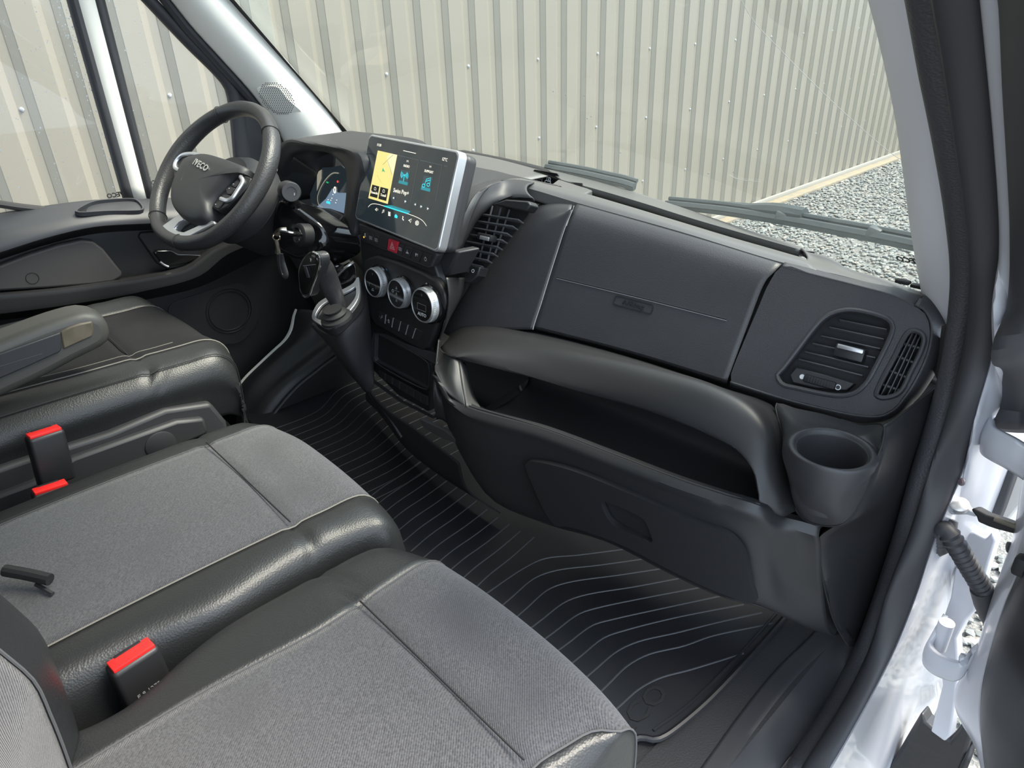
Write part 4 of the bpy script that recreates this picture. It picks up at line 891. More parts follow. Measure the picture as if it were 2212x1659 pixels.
# lower row of six switches
tl, tr, bl_, brr = np.array([(948, 745), (1302, 912), (945, 815), (1272, 992)], float)
cuts = np.linspace(0, 1, 7)
for k in range(6):
    q = quad(cuts[k], cuts[k + 1], .012)
    b = prism('button', [stx(x, y, .0005) for x, y in q], ST.n * -.006, M['btn'], cl, bevel=.0006)
    c = np.mean(q, 0); bp_ = Plane(stx(c[0], c[1], .0008), stx(c[0] + 30, c[1] + 30 * .47, 0) - stx(c[0], c[1], 0), ST.v)
    if k == 0: stroke('switch_sign', bp_, [(-.003, -.004), (-.001, 0), (.003, .001), (.003, .004), (0, .004)], .0012, M['ink'], b); disc('lamp', bp_, (-.007, 0), .0008, M['ink'], b, .0002)
    if k == 1: stroke('switch_sign', bp_, [(-.002, -.004), (.002, -.004), (.002, .003), (-.002, .003)], .0011, M['ink'], b, closed=True); disc('lamp', bp_, (-.007, 0), .0008, M['ink'], b, .0002)
    if k < 5: 
        e = quad(cuts[k + 1] - .006, cuts[k + 1] + .006, 0); prism('switch_divider', [stx(x, y, .0008) for x, y in e], ST.n * -.003, M['inkdim'], cl, bevel=0)
# cubby below
ch = [(912, 925), (930, 922), (1120, 1010), (1345, 1160), (1352, 1180), (1345, 1355), (1330, 1368), (915, 1140), (905, 1120)]
co_ = [(860, 930), (880, 915), (1000, 935), (1150, 1010), (1390, 1085), (1400, 1180), (1395, 1560), (1370, 1605), (1100, 1470), (870, 1300), (845, 1240)]
lo = holed('cubby_frame', ST, [ST.ab(stx(*q)) for q in co_], [[ST.ab(stx(*q)) for q in ch]], .012, M['plastic'], dash, bevel=.004, off=-.004)
hb = [stx(*q, -.004) for q in ch]
v = [*hb, *[q + V(0, .11, .0) for q in hb]]; n_ = len(hb)
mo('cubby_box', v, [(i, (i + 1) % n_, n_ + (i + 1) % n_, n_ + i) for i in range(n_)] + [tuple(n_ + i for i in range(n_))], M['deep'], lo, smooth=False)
tube('cubby_rim', [stx(*q, -.001) for q in ch], .0014, M['plastic'], lo, n=50, closed=True, seg=6)
tl, tr, bl_, brr = np.array([(950, 1215), (1342, 1430), (945, 1262), (1338, 1500)], float)
cuts = np.linspace(0, 1, 8)
for k in range(7):
    q = quad(cuts[k], cuts[k + 1], .012); prism('button', [stx(x, y, -.002) for x, y in q], ST.n * -.004, M['btn'], lo, bevel=.0005)
    if k < 6:
        e = quad(cuts[k + 1] - .005, cuts[k + 1] + .005, 0); prism('switch_divider', [stx(x, y, -.0012) for x, y in e], ST.n * -.003, M['plastic'], lo, bevel=0)
# lower console: from the stack down to the floor
lc = [PY(((800, 800, .76), (792, 830, .745), (830, 880, .735), (900, 930, .735), (990, 1000, .745))), PY(((790, 850, .755), (830, 905, .75), (870, 960, .755), (930, 1010, .76), (1010, 1060, .765))), [P(a, b, z=.03) for a, b in ((800, 870), (860, 935), (915, 990), (980, 1045), (1080, 1110))]]
loft('lower_console', lc, M['deep'], dash, nu=40, nv=20, solid=.003, flip=True)
tube('console_edge', PY(((795, 845, .75), (840, 900, .742), (868, 945, .74))), .004, M['plastic'], dash, n=20, seg=8)
prism('console_pocket', PY(((905, 905, .72), (960, 930, .725), (1000, 962, .73), (960, 950, .728), (915, 925, .722))), V(0, .01, 0), M['litside'], dash, bevel=.001)
# gear lever plinth
gpz = .475
GP = Plane(P(735, 660, z=.468), (1, 0, 0), (0, .90, .42))
bez = [(676, 690), (680, 672), (692, 655), (735, 632), (765, 615), (775, 600), (779, 618), (776, 648), (760, 672), (722, 708), (708, 711), (690, 702)]
ins = [(684, 688), (688, 675), (700, 660), (738, 640), (764, 626), (769, 622), (771, 632), (769, 646), (754, 666), (719, 698), (708, 700), (694, 694)]
ob = [GP.ab(GP.px(*q)) for q in bez]; ib = [GP.ab(GP.px(*q)) for q in ins]
ob = [tuple(q) for q in cr(ob, 48, True)]; ib = [tuple(q) for q in cr(ib, 48, True)]
prism('plinth_top', [GP.pt(a, b, -.002) for a, b in ob], GP.n * -.02, M['plastic2'], dash, bevel=.004)
polyring('plinth_bezel', GP, ob, ib, .006, M['satin'], dash, off=-.001, bevel=.0015)
pb = [GP.pt(a, b, -.004) for a, b in ob]
cen = np.mean(pb, 0)
low = cr(PY(((700, 735, .70), (690, 715, .69), (705, 690, .72), (745, 660, .78), (790, 660, .80), (800, 700, .785), (800, 760, .765), (790, 830, .75), (760, 800, .73), (730, 765, .715))), 48, True)
base_ring = [q + V(0, .012, -.018) for q in pb]
# skirt: bezel down and forward into the stack
sk = [PY(((674, 698, .668), (689, 711, .662), (708, 720, .664), (726, 717, .67), (765, 682, .71), (782, 656, .75), (786, 614, .79))), PY(((673, 706, .672), (689, 723, .667), (712, 735, .668), (736, 728, .674), (774, 696, .716), (791, 664, .758), (791, 618, .795))), PY(((690, 715, .69), (710, 745, .685), (735, 775, .69), (765, 790, .70), (790, 760, .735), (800, 720, .765), (796, 650, .795))), PY(((705, 735, .74), (740, 790, .735), (770, 825, .735), (795, 850, .74), (808, 830, .748), (806, 780, .765), (800, 700, .795)))]
loft('plinth_skirt', sk, M['plastic'], dash, nu=50, nv=24, solid=.003, flip=True)
# drive mode switches behind the lever
mp_ = prism('mode_panel', PY(((716, 585, .80), (750, 552, .84), (768, 575, .83), (770, 612, .79), (738, 622, .765))), V(0, .02, -.02), M['gloss'], dash, bevel=.002)
for (a, b) in ((731, 580), (733, 607)):
    q = P(a, b, y=.80); rbox('toggle_switch', q, (.030, .022, .014), M['btn'], mp_, rot=GP.rot(), r=.003)
    rbox('toggle_sign', q + GP.n * .0075, (.008, .006, .0006), M['ink'], mp_, rot=GP.rot(), r=.0002)
tube('chrome_arc', PY(((716, 622, .76), (726, 600, .775), (742, 582, .795), (764, 566, .82))), .0042, M['chrome'], dash, n=24, seg=8)
# gear selector
gs = thing('gear_selector', P(735, 690, z=.47), 'automatic gear selector with leather grip and black shift face', 'gear lever')
lathe('gaiter', P(728, 690, z=.468), (0, -.25, 1), [(.034, 0), (.033, .006), (.024, .010), (.026, .015), (.018, .020), (.02, .026)], M['deep'], gs, seg=24)
shaft = PY(((724, 690, .685), (716, 660, .683), (702, 628, .675), (690, 600, .665), (684, 578, .655), (682, 560, .65)))
sec = [(math.cos(t) * .95, math.sin(t) * .8) for t in np.linspace(0, 2 * math.pi, 14, endpoint=False)]
grip = tube('grip', [q + V(.010, .012, 0) for q in shaft], [.015, .017, .020, .024, .025, .022, .012], M['wheelskin'], gs, n=30, sec=sec)
fo2 = cr([P(a, b, y=.642) for a, b in ((647, 607), (646, 587), (652, 566), (664, 550), (678, 545), (688, 552), (690, 568), (684, 592), (673, 620), (664, 640), (655, 640), (649, 626))], 48, True)
fcn = fo2.mean(0)
sf = prism('shift_face', fcn + (fo2 - fcn) * .90 + V(0, -.004, 0), V(.004, .03, 0), M['gloss'], gs, bevel=.005, seg=3)
tube('chrome_band', fo2 + V(.001, .001, 0), .0026, M['chrome'], gs, closed=True, seg=8)
prism('face_collar', fo2, V(.006, .022, 0), M['wheelskin'], gs, bevel=.004, seg=3)
FPl = Plane(fcn + V(0, -.0045, 0), (1, 0, 0), (0, 0, 1))
text('gear_sign', 'P', FPl, *FPl.ab(FPl.px(672, 562)), .008, M['ink'], gs, off=.0004)
stroke('face_line', FPl, [FPl.ab(FPl.px(*q)) for q in ((655, 574), (683, 571))], .0012, M['inkdim'], gs, off=.0006)
rbox('shift_rocker', P(663, 588, y=.636), (.013, .004, .024), M['plastic'], gs, rot=np.array(Matrix.Rotation(-.25, 3, 'Y')), r=.0018)
# ---------------------------------------------------------------- touch screen
SP = Plane((-.056, .79, .628), (1, -.02, 0), (0, .066, .172))
ts_ = thing('touchscreen', P(856, 520, y=.82), 'large touchscreen in silver frame standing above the centre switches', 'screen')
fr_ = [(799, 296), (803, 291), (815, 292), (900, 308), (985, 325), (992, 330), (993, 340), (970, 440), (948, 535), (942, 542), (932, 540), (850, 505), (773, 473), (767, 467), (768, 455), (783, 375)]
fo = [SP.ab(SP.px(*q)) for q in fr_]
cen2 = np.mean(fo, 0)
# squared outline from the four corners
TL, TR, BR, BL = [np.array(SP.ab(SP.px(*q))) for q in ((797, 289), (994, 326), (945, 546), (765, 472))]
W_ = ((TR - TL)[0] + (BR - BL)[0]) / 2; H_s = ((TL - BL)[1] + (TR - BR)[1]) / 2; cc = (TL + TR + BR + BL) / 4
def quadpt(u, v, off=0):       # u,v in 0..1 over the screen front, v from the bottom
    q = BL * (1 - u) * (1 - v) + BR * u * (1 - v) + TR * u * v + TL * (1 - u) * v; return SP.pt(q[0], q[1], off)
def qr(r, ins_=0, k=6):
    o = []
    for x, y in rrect(W_ - 2 * ins_, H_s - 2 * ins_, r, k): o.append(((x / W_) + .5, (y / H_s) + .5))
    return o
fr_o = [quadpt(*q) for q in qr(.013)]
prism('frame', fr_o, SP.n * -.022, M['satin'], ts_, bevel=.003, seg=3)
prism('rear_housing', [quadpt(u, v, -.022) for u, v in qr(.014, .002)], SP.n * -.030, M['plastic'], ts_, bevel=.010, seg=3)
scr = prism('glass', [quadpt(*q, .0006) for q in qr(.010, .004)], SP.n * -.004, M['screen'], ts_, bevel=.0006)
def em(n, c, s): return mat(n, tuple(x * .4 for x in c), .3, emit=(c, s))
E_ = {'map': em('screen_map_yellow', (.62, .52, .18), .75), 'map2': em('screen_map_pale', (.70, .60, .34), .75), 'road': em('screen_road', (.30, .24, .13), .6), 'wh': em('screen_white', (.75, .72, .60), .8), 'teal': em('screen_teal', (.03, .55, .62), .8), 'tile': em('screen_tile', (.035, .06, .07), .6), 'tealdim': em('screen_teal_glow', (.02, .22, .26), .6), 'dk': em('screen_dark', (.012, .013, .014), .3), 'grn': em('screen_green', (.02, .3, .12), .8), 'line': em('screen_line', (.09, .12, .13), .6)}
def c3q(x, y): return SP.ab(SP.px(740 + x / 4.88, 260 + y / 4.88))
def spoly(name, q, m, off): return mo(name, [SP.pt(*c3q(*p), off) for p in q], [tuple(range(len(q)))], m, scr, smooth=False)
def sline(name, q, w, m, off=.0010, n=None, closed=False): return stroke(name, SP, [c3q(*p) for p in q], w, m, scr, off=off, n=n, closed=closed)
so_ = .0009
spoly('map_tile', ((375, 318), (580, 365), (480, 882), (275, 820)), E_['map'], so_)
spoly('map_area', ((505, 348), (580, 365), (535, 590), (470, 440), (478, 380)), E_['map2'], so_ + .0001)
sline('map_road', ((430, 470), (480, 420), (540, 365)), .0012, E_['road'], so_ + .0003); sline('map_road', ((478, 428), (505, 500), (530, 580)), .0012, E_['road'], so_ + .0003); sline('map_road', ((370, 580), (412, 655)), .0005, E_['road'], so_ + .0003)
spoly('map_arrow', ((430, 500), (455, 550), (430, 535), (418, 550)), E_['grn'], so_ + .0004)
for q, s in ((((318, 678), (393, 698), (370, 822), (292, 800)), ('Domicile', 338, 762)), (((405, 702), (488, 724), (465, 852), (382, 828)), ('Travail', 432, 790))):
    spoly('map_key', q, E_['dk'], so_ + .0003)
def stext(s, x, y, h, m=None, sx=1): 
    c = c3q(x, y); u = SP.pt(*c3q(x + 40, y + 9)) - SP.pt(*c3q(x, y)); pl = Plane(SP.pt(*c), u, SP.v); 
    return text('screen_text', s, pl, 0, 0, h, m or E_['wh'], scr, off=.0013, xs=sx)
stext('Domicile', 340, 765, .0055); stext('Travail', 434, 792, .0055); stext('11:20', 390, 262, .0055); stext('12°C', 1082, 415, .0060); stext('RADIO', 680, 485, .0050); stext('SUPPORT', 915, 543, .0050); stext('Swiss Pop+', 622, 755, .0088)
for x, y in ((350, 722), (440, 746)): sline('home_sign', ((x - 10, y + 12), (x - 10, y - 6), (x, y - 16), (x + 10, y - 4), (x + 10, y + 14)), .0010, E_['wh'], so_ + .0005, closed=True)
sline('pull_bar', ((645, 320), (778, 350)), .0012, E_['wh'])
for q in (((585, 368), (808, 420), (720, 870)), ((825, 422), (1055, 475), (985, 860)), ((1075, 482), (1110, 486))): sline('tile_edge', q, .0006, E_['line'])
spoly('radio_tile', ((622, 520), (718, 542), (688, 688), (592, 662)), E_['tile'], so_); spoly('music_tile', ((860, 580), (958, 600), (925, 755), (828, 730)), E_['tile'], so_)
spoly('radio_glow', ((600, 632), (695, 656), (688, 688), (592, 662)), E_['tealdim'], so_ + .0001); spoly('music_glow', ((836, 696), (932, 722), (925, 755), (828, 730)), E_['tealdim'], so_ + .0001)
for r in (16, 30, 44):
    for sg in (-1, 1): sline('radio_wave', [(658 + sg * r * math.cos(t) * .85, 580 + r * 1.05 * math.sin(t) + sg * 5) for t in np.linspace(-.8, .8, 7)], .0016, E_['teal'], so_ + .0004)
sline('radio_mast', ((657, 585), (648, 645)), .0018, E_['teal'], so_ + .0004); spoly('radio_dot', [(658 + 7 * math.cos(t), 578 + 8 * math.sin(t)) for t in np.linspace(0, 6.28, 10, endpoint=False)], E_['teal'], so_ + .0004)
for cx_, cy_ in ((860, 690), (910, 680)): sline('music_note', [(cx_ + 15 * math.cos(t), cy_ + 17 * math.sin(t)) for t in np.linspace(0, 6.28, 14, endpoint=False)], .0013, E_['teal'], so_ + .0004, closed=True)
sline('music_note', ((872, 682), (890, 622), (938, 608), (922, 676)), .0013, E_['teal'], so_ + .0004); sline('music_note', ((884, 645), (932, 630)), .0013, E_['teal'], so_ + .0004)
for x, y, s in ((690, 432, 'M'), (930, 490, 'J')):
    sline('source_sign', ((x - 8, y + 10), (x - 6, y - 12), (x + 2, y), (x + 9, y - 10), (x + 6, y + 12)), .0010, E_['wh'])
for x, y in ((542, 818), (668, 856), (770, 886), (835, 910), (905, 932)):
    spoly('control_disc', [(x + 19 * math.cos(t), y + 22 * math.sin(t)) for t in np.linspace(0, 6.28, 16, endpoint=False)], E_['tile'], so_ + .0001)
    spoly('control_sign', ((x - 7, y - 13), (x + 9, y), (x - 9, y + 12)) if x in (668, 835, 905) else ((x + 7, y - 10), (x - 9, y), (x + 5, y + 14)), E_['wh'], so_ + .0003)
sline('dock_line', ((275, 915), (300, 888), (340, 880), (480, 915), (690, 985), (800, 1028), (850, 1060), (880, 1098), (890, 1115)), .0010, E_['wh'], n=40)
spoly('dock_glow', ((440, 900), (520, 895), (720, 960), (700, 985), (580, 952)), E_['tealdim'], so_); sline('dock_light', ((440, 903), (690, 983)), .0022, E_['teal'], so_ + .0002)
for k, (x, y) in enumerate(((362, 940), (430, 962), (498, 985), (568, 1012), (640, 1035), (716, 1058), (790, 1083))):
    m = E_['teal'] if k == 3 else E_['wh']
    if k == 0: sline('dock_sign', ((x - 14, y), (x - 5, y - 4), (x + 3, y - 17), (x + 1, y + 18), (x - 7, y + 6)), .0012, m, closed=True); sline('dock_sign', ((x + 12, y - 8), (x + 15, y + 2), (x + 11, y + 12)), .001, m)
    elif k == 1: sline('dock_sign', ((x - 10, y + 14), (x - 4, y + 12), (x + 2, y - 16), (x + 13, y - 18), (x + 8, y + 10)), .0014, m)
    elif k == 2: [sline('dock_sign', ((x - 12, y + d), (x + 12, y + d + 5)), .0014, m) for d in (-18, -6, 6, 18)]; sline('dock_sign', ((x + 1, y - 18), (x - 1, y + 18)), .0012, m)
    elif k == 3: spoly('dock_home', ((x, y - 24), (x + 18, y), (x + 13, y + 22), (x - 14, y + 14), (x - 15, y - 8)), m, so_ + .0004)
    elif k == 4: sline('dock_sign', ((x - 3, y - 22), (x + 4, y - 14), (x - 4, y), (x + 4, y + 14), (x + 10, y + 18)), .0022, m)
    elif k == 5: sline('dock_sign', ((x + 16, y - 18), (x - 16, y - 2), (x - 2, y + 4), (x + 4, y + 22)), .0013, m, closed=True)
    else: sline('dock_sign', [(x + 17 * math.cos(t), y + 22 * math.sin(t)) for t in np.linspace(0, 6.28, 18, endpoint=False)], .0014, m, closed=True); sline('dock_sign', ((x - 10, y - 12), (x + 8, y + 14)), .0014, m); sline('dock_sign', ((x + 10, y - 12), (x - 10, y + 10)), .0014, m)
# ---------------------------------------------------------------- steering wheel
WP = Plane((-.53, .621, .714), (.9807, .1956, 0), (-.134, .673, .7277))
c2 = lambda x, y: (280 + x / 3.77, 180 + y / 3.77)
def wq(x, y, off=0): return WP.px(*c2(x, y), off)
sw_ = thing('steering_wheel', (-.53, .621, .52), 'black leather steering wheel with silver lower spoke in front of the driver', 'steering wheel')
def ang(x, y): a, b = WP.ab(wq(x, y)); return math.atan2(b, a)
a1, a2, a3, a4 = ang(745, 270), ang(1135, 415), ang(205, 1105), ang(387, 1360)
def rimp(t):
    r = .178; d = V(math.cos(t), math.sin(t)); p = d * r
    if p[1] < -.150: p[1] = -.150 + (p[1] + .150) * .8
    return p
def rim(name, t0, t1, m, n):
    if t1 < t0: t1 += 2 * math.pi
    path = [WP.pt(*rimp(t), .0) for t in np.linspace(t0, t1, n)]
    g = []
    ts2 = np.linspace(t0, t1, n)
    for t in ts2:
        p = rimp(t); dt = rimp(t + .01) - rimp(t - .01); dt = dt / np.linalg.norm(dt); out = V(dt[1], -dt[0])
        k = 1 + .10 * math.exp(-((abs(math.degrees(math.atan2(p[1], abs(p[0]))) - 18)) / 22) ** 2)
        for b in np.linspace(0, 2 * math.pi, 16, endpoint=False):
            q = p + out * math.cos(b) * .0165 * k; g.append(WP.pt(q[0], q[1], math.sin(b) * .0195 * k))
    return mo(name, g, gridfaces(n, 16, True), m, sw_)
print('rim angles', [round(math.degrees(a)) for a in (a1, a2, a3, a4)])
rim('rim_top', a2, a1, M['smoothskin'], 40); rim('rim_grip', a1, a3, M['wheelskin'], 50); rim('rim_bottom', a3, a4, M['smoothskin'], 30); rim('rim_grip', a4, a2, M['wheelskin'], 80)
for t in (a1, a2, a3, a4):
    p = rimp(t); dt = nrm(rimp(t + .01) - rimp(t - .01)); out = V(dt[1], -dt[0])
    tube('rim_seam', [WP.pt(*(p + out * math.cos(b) * .0178), math.sin(b) * .0210) for b in np.linspace(0, 2 * math.pi, 24, endpoint=False)], .0009, M['deep'], sw_, closed=True, seg=6)
# hub pad
ho = [(455, 620), (520, 590), (620, 578), (760, 612), (900, 662), (972, 700), (965, 735), (885, 765), (800, 850), (720, 935), (672, 1005), (665, 1080), (610, 1135), (530, 1145), (420, 1090), (352, 985), (345, 890), (372, 790), (420, 690)]
h0 = cr([V(*WP.ab(wq(*q, .018))) for q in ho], 48, True); hc_ = h0.mean(0)
lay = [(.96, -.03), (1.0, .0), (1.0, .014), (.965, .024), (.88, .031), (.66, .036), (.3, .038), (.0, .0385)]
g = []
for s_, o_ in lay:
    for q in h0: e = hc_ + (q - hc_) * s_; g.append(WP.pt(e[0], e[1], o_ - .0))
hub = mo('airbag_pad', g, gridfaces(len(lay), 48, True), M['plastic'], sw_, sharp=50)
TP = Plane(wq(585, 672, .0365), wq(650, 708, .036) - wq(525, 638, .036), WP.v)
text('emblem_letters', 'IVECO', TP, 0, 0, .0155, M['chrome'], hub, depth=.002, off=.001, bold=.0006, xs=1.05)
rc_ = [(545, 600), (505, 640), (430, 770), (425, 800), (510, 820), (555, 815), (640, 745), (700, 720)]
tube('pad_crease', [wq(*q, .0345) for q in rc_[1:]], .0026, M['plastic'], hub, n=40, seg=6)
text('pad_lettering', 'AIRBAG', Plane(wq(420, 875, .033), wq(470, 900, .033) - wq(380, 850, .033), WP.v), 0, 0, .008, M['inkdim'], hub, depth=.0004, off=.001)
# spokes with switch pods
def pod(name, q, m, o, d, parent=sw_, bevel=.003, n=None):
    pts = [wq(*p, o) for p in q]
    if n: pts = cr(pts, n, True)
    return prism(name, pts, WP.n * -d, m, parent, bevel=bevel)
ls = pod('left_spoke', ((360, 770), (355, 700), (372, 640), (420, 590), (480, 572), (560, 580), (520, 640), (430, 780), (400, 800)), M['plastic2'], .020, .03)
rsx = pod('right_spoke', ((930, 745), (880, 765), (800, 850), (700, 950), (665, 1010), (720, 1040), (800, 1000), (900, 900), (960, 830), (990, 770)), M['plastic2'], .018, .03)
tube('silver_bracket', [wq(*q, .022) for q in ((560, 580), (480, 576), (420, 592), (378, 640), (368, 680), (400, 705), (445, 712))], .0048, M['satin'], sw_, n=30, seg=8)
tube('silver_bracket', [wq(*q, .021) for q in ((905, 760), (920, 800), (880, 870), (830, 940), (790, 955), (745, 940))], .0048, M['satin'], sw_, n=30, seg=8)
for q in (((440, 620), (510, 595), (530, 600), (480, 655), (425, 640)), ((412, 660), (425, 645), (478, 660), (450, 705), (415, 690)), ((362, 710), (410, 735), (385, 780), (358, 750))): pod('switch_key', q, M['btn'], .0235, .004, ls, .0015)
for q in (((820, 830), (875, 785), (905, 800), (860, 850)), ((780, 860), (815, 835), (855, 855), (820, 905), (790, 900)), ((750, 905), (785, 905), (815, 915), (790, 945), (755, 935)), ((690, 980), (740, 945), (765, 960), (720, 1020), (690, 1010))): pod('switch_key', q, M['btn'], .0215, .004, rsx, .0015)
for a, b in ((810, 855), (700, 985), (845, 820)): rbox('key_sign', wq(a, b, .0220), (.004, .0012, .0003), M['ink'], rsx, rot=WP.rot(), r=.0001)
bs = pod('lower_spoke', ((410, 1055), (330, 1110), (252, 1165), (246, 1192), (318, 1250), (410, 1272), (470, 1255), (690, 1140), (688, 1118), (640, 1115), (440, 1208), (385, 1200), (362, 1178), (400, 1135), (448, 1108), (425, 1078)), M['satin'], .012, .022, bevel=.003)
pod('spoke_well', ((440, 1100), (365, 1178), (385, 1200), (440, 1208), (660, 1110), (600, 1100)), M['deep'], -.004, .01)
# column shroud, stalk, ignition
colm = thing('steering_column', (-.53, .75, .45), 'grey steering column shroud with stalk and ignition lock behind the wheel', 'steering column')
ax = -WP.n
SHC = WP.pt(.0, -.01, 0)
lathe('shroud', SHC + ax * .02, ax, [(.045, .0), (.080, .012), (.098, .04), (.106, .085), (.104, .092), (.098, .10), (.085, .19)], M['plastic'], colm, seg=40)
tube('shroud_joint', [SHC + ax * .108 + .1055 * (math.cos(t) * WP.u + math.sin(t) * WP.v) for t in np.linspace(0, 2 * math.pi, 40, endpoint=False)], .0014, M['deep'], colm, closed=True, seg=6)
lk = [P(a, b, y=c) for a, b, c in ((585, 480, .70), (600, 430, .72), (640, 450, .74), (690, 490, .76), (700, 530, .76), (680, 545, .74), (640, 560, .71), (590, 530, .69))]
lower = prism('lock_housing', cr(lk, 40, True), V(0, .10, -.04), M['gloss'], colm, bevel=.012, seg=4)
lp = P(649, 508, y=.702); lathe('lock_collar', lp, (.1, -.96, .25), [(.026, -.02), (.026, .004), (.020, .008), (.016, .008)], M['plastic2'], colm, seg=28)
lathe('lock_ring', lp, (.1, -.96, .25), [(.0165, .004), (.0165, .010), (.0125, .011), (.0125, .006)], M['chrome'], colm, seg=28)
sb, se = P(622, 412, y=.735), P(650, 424, y=.68)
tube('stalk', [P(600, 420, y=.76), sb], .010, M['plastic2'], colm, seg=12)
lathe('stalk_knob', sb, se - sb, [(.020, -.012), (.0225, -.008), (.0225, .020), (.021, .026), (.0225, .028), (.0225, .046), (.020, .050), (.012, .050), (.0118, .0485), (0, .0485)], M['plastic'], colm, seg=28)
text('stalk_sign', '0', Plane(P(636, 420, y=.683), (1, 0, 0), (0, .2, 1)), 0, 0, .006, M['ink'], colm)
tube('stalk_boot', [P(632, 437, y=.74), P(640, 447, y=.75)], .014, M['gloss'], colm, seg=14)
# ignition key with leather strap
key = thing('ignition_key', P(640, 510, y=.69), 'metal key with dark leather strap hanging from the ignition lock', 'key')
kb = [P(648, 506, y=.695), P(628, 504, y=.672), P(606, 500, y=.655)]
tube('key_blade', kb, .0085, M['gloss'], key, n=10, sec=[(math.cos(t), .7 * math.sin(t)) for t in np.linspace(0, 6.28, 12, endpoint=False)])
tube('key_cap', [P(620, 497, y=.667), P(603, 499, y=.653), P(598, 506, y=.65)], .0065, M['brass'], key, n=10, seg=8)
rc2 = P(597, 512, y=.65)
tube('key_ring', [rc2 + .008 * (math.cos(t) * nrm(V(.6, .6, 0)) + math.sin(t) * V(0, 0, 1)) for t in np.linspace(0, 2 * math.pi, 20, endpoint=False)], .0018, M['brass'], key, closed=True, seg=8)
tube('clasp', [P(597, 518, y=.65), P(600, 532, y=.65), P(601, 546, y=.65)], [.005, .0045, .0075], M['brass'], key, n=10, seg=10)
s1, s2 = P(601, 545, y=.65), P(613, 598, y=.652)
tube('strap', [s1, P(602, 570, y=.648), P(607, 590, y=.65), s2, P(617, 595, y=.655), P(609, 565, y=.655), P(605, 548, y=.653)], .0048, M['smoothskin'], key, n=40, sec=[(math.cos(t) * .5, 1.5 * math.sin(t)) for t in np.linspace(0, 6.28, 10, endpoint=False)])
# ---------------------------------------------------------------- instrument binnacle (part of the dashboard)
c7 = lambda x, y: (590 + x / 7.9, 290 + y / 7.9)
ho_ = [(596, 440), (600, 370), (602, 325), (606, 311), (622, 303), (653, 306), (717, 315), (761, 324), (777, 332), (785, 344), (785, 368), (778, 400), (766, 465), (764, 510)]
hi_ = [(604, 440), (610, 395), (619, 361), (632, 337), (645, 331), (660, 328), (680, 326), (711, 331), (727, 342), (740, 355), (748, 368), (750, 387), (749, 417), (744, 464)]
H0 = [P(a, b, y=.80 if k > 10 else .83) for k, (a, b) in enumerate(ho_)]; H0 = [P(a, b, y=c) for (a, b), c in zip(ho_, (.84, .84, .84, .845, .85, .85, .845, .84, .835, .83, .825, .82, .81, .80))]
Hi = [P(a, b, y=c) for (a, b), c in zip(hi_, (.855, .855, .855, .86, .865, .87, .87, .868, .862, .858, .853, .85, .845, .84))]
Hf = [q + V(.02, .16, .004) for q in H0]
bn = loft('instrument_hood', [Hf, [q + V(.004, .03, .002) for q in H0], H0, [a * .5 + b * .5 + V(0, -.004, 0) for a, b in zip(H0, Hi)], Hi, [q + V(-.01, .05, -.004) for q in Hi], [q + V(-.02, .13, -.01) for q in Hi]], M['plastic'], dash, nu=60, nv=40, solid=.003, flip=True)
M['hoodin'] = mat('warm_hood_lining', (.050, .044, .042), .6)
loft('hood_side_wall', [[P(610, 396, y=.862), P(620, 362, y=.862), P(634, 338, y=.865)], [P(668, 413, y=.945), P(673, 392, y=.945), P(684, 372, y=.945)]], M['hoodin'], bn, nu=16, nv=10, solid=.003)
IP = Plane(P(712, 412, y=.95), (1, .12, 0), (0, .25, .97))
icl = [(668, 412), (672, 392), (683, 373), (697, 362), (716, 361), (736, 357), (747, 366), (750, 386), (749, 417), (745, 463), (714, 452), (681, 450), (671, 436)]
idp = prism('instrument_display', [IP.px(*q) for q in icl], IP.n * -.01, M['screen'], bn, bevel=.001)
def ipoly(n, q, m, off=.0015): return mo(n, [IP.px(*c7(*p), off) for p in q], [tuple(range(len(q)))], m, bn, smooth=False)
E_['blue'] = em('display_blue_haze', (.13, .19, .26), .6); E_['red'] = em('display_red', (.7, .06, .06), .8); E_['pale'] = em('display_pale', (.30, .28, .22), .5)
ipoly('display_haze', ((735, 1250), (900, 1100), (1010, 920), (1060, 960), (1120, 1000), (1250, 1000), (1230, 1355), (980, 1270)), E_['blue'])
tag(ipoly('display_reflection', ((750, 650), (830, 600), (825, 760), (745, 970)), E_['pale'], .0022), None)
stroke('display_arc', IP, [IP.ab(IP.px(*c7(*q))) for q in ((1130, 665), (1030, 665), (920, 760), (820, 920), (770, 1080), (790, 1200), (860, 1250))], .003, E_['pale'], bn, off=.002, n=30)
text('speed_digit', '0', Plane(IP.px(*c7(1052, 958), .002), IP.u, IP.v), 0, 0, .018, E_['wh'], bn, bold=.0006)
ipoly('gear_bar', ((910, 1135), (970, 1150), (975, 1195), (905, 1175)), E_['teal'], .002)
ipoly('brake_lamp', [(1100 + 14 * math.cos(t), 808 + 20 * math.sin(t)) for t in np.linspace(0, 6.28, 14, endpoint=False)], E_['red'], .002)
ipoly('belt_lamp', ((905, 805), (945, 815), (940, 838), (910, 832)), E_['grn'], .002)
for q in ((1020, 1028), (1003, 1090), (940, 1115), (985, 1125), (1085, 1122), (1068, 1168)): ipoly('display_sign', [(q[0] + a, q[1] + b) for a, b in ((-10, -6), (10, -2), (8, 8), (-10, 5))], E_['wh'], .002)
loft('hood_lip', [PY(((680, 452, .90), (714, 455, .90), (744, 468, .89))), PY(((682, 462, .86), (712, 470, .855), (728, 488, .85)))], M['plastic'], bn, nu=16, nv=4, solid=.004)
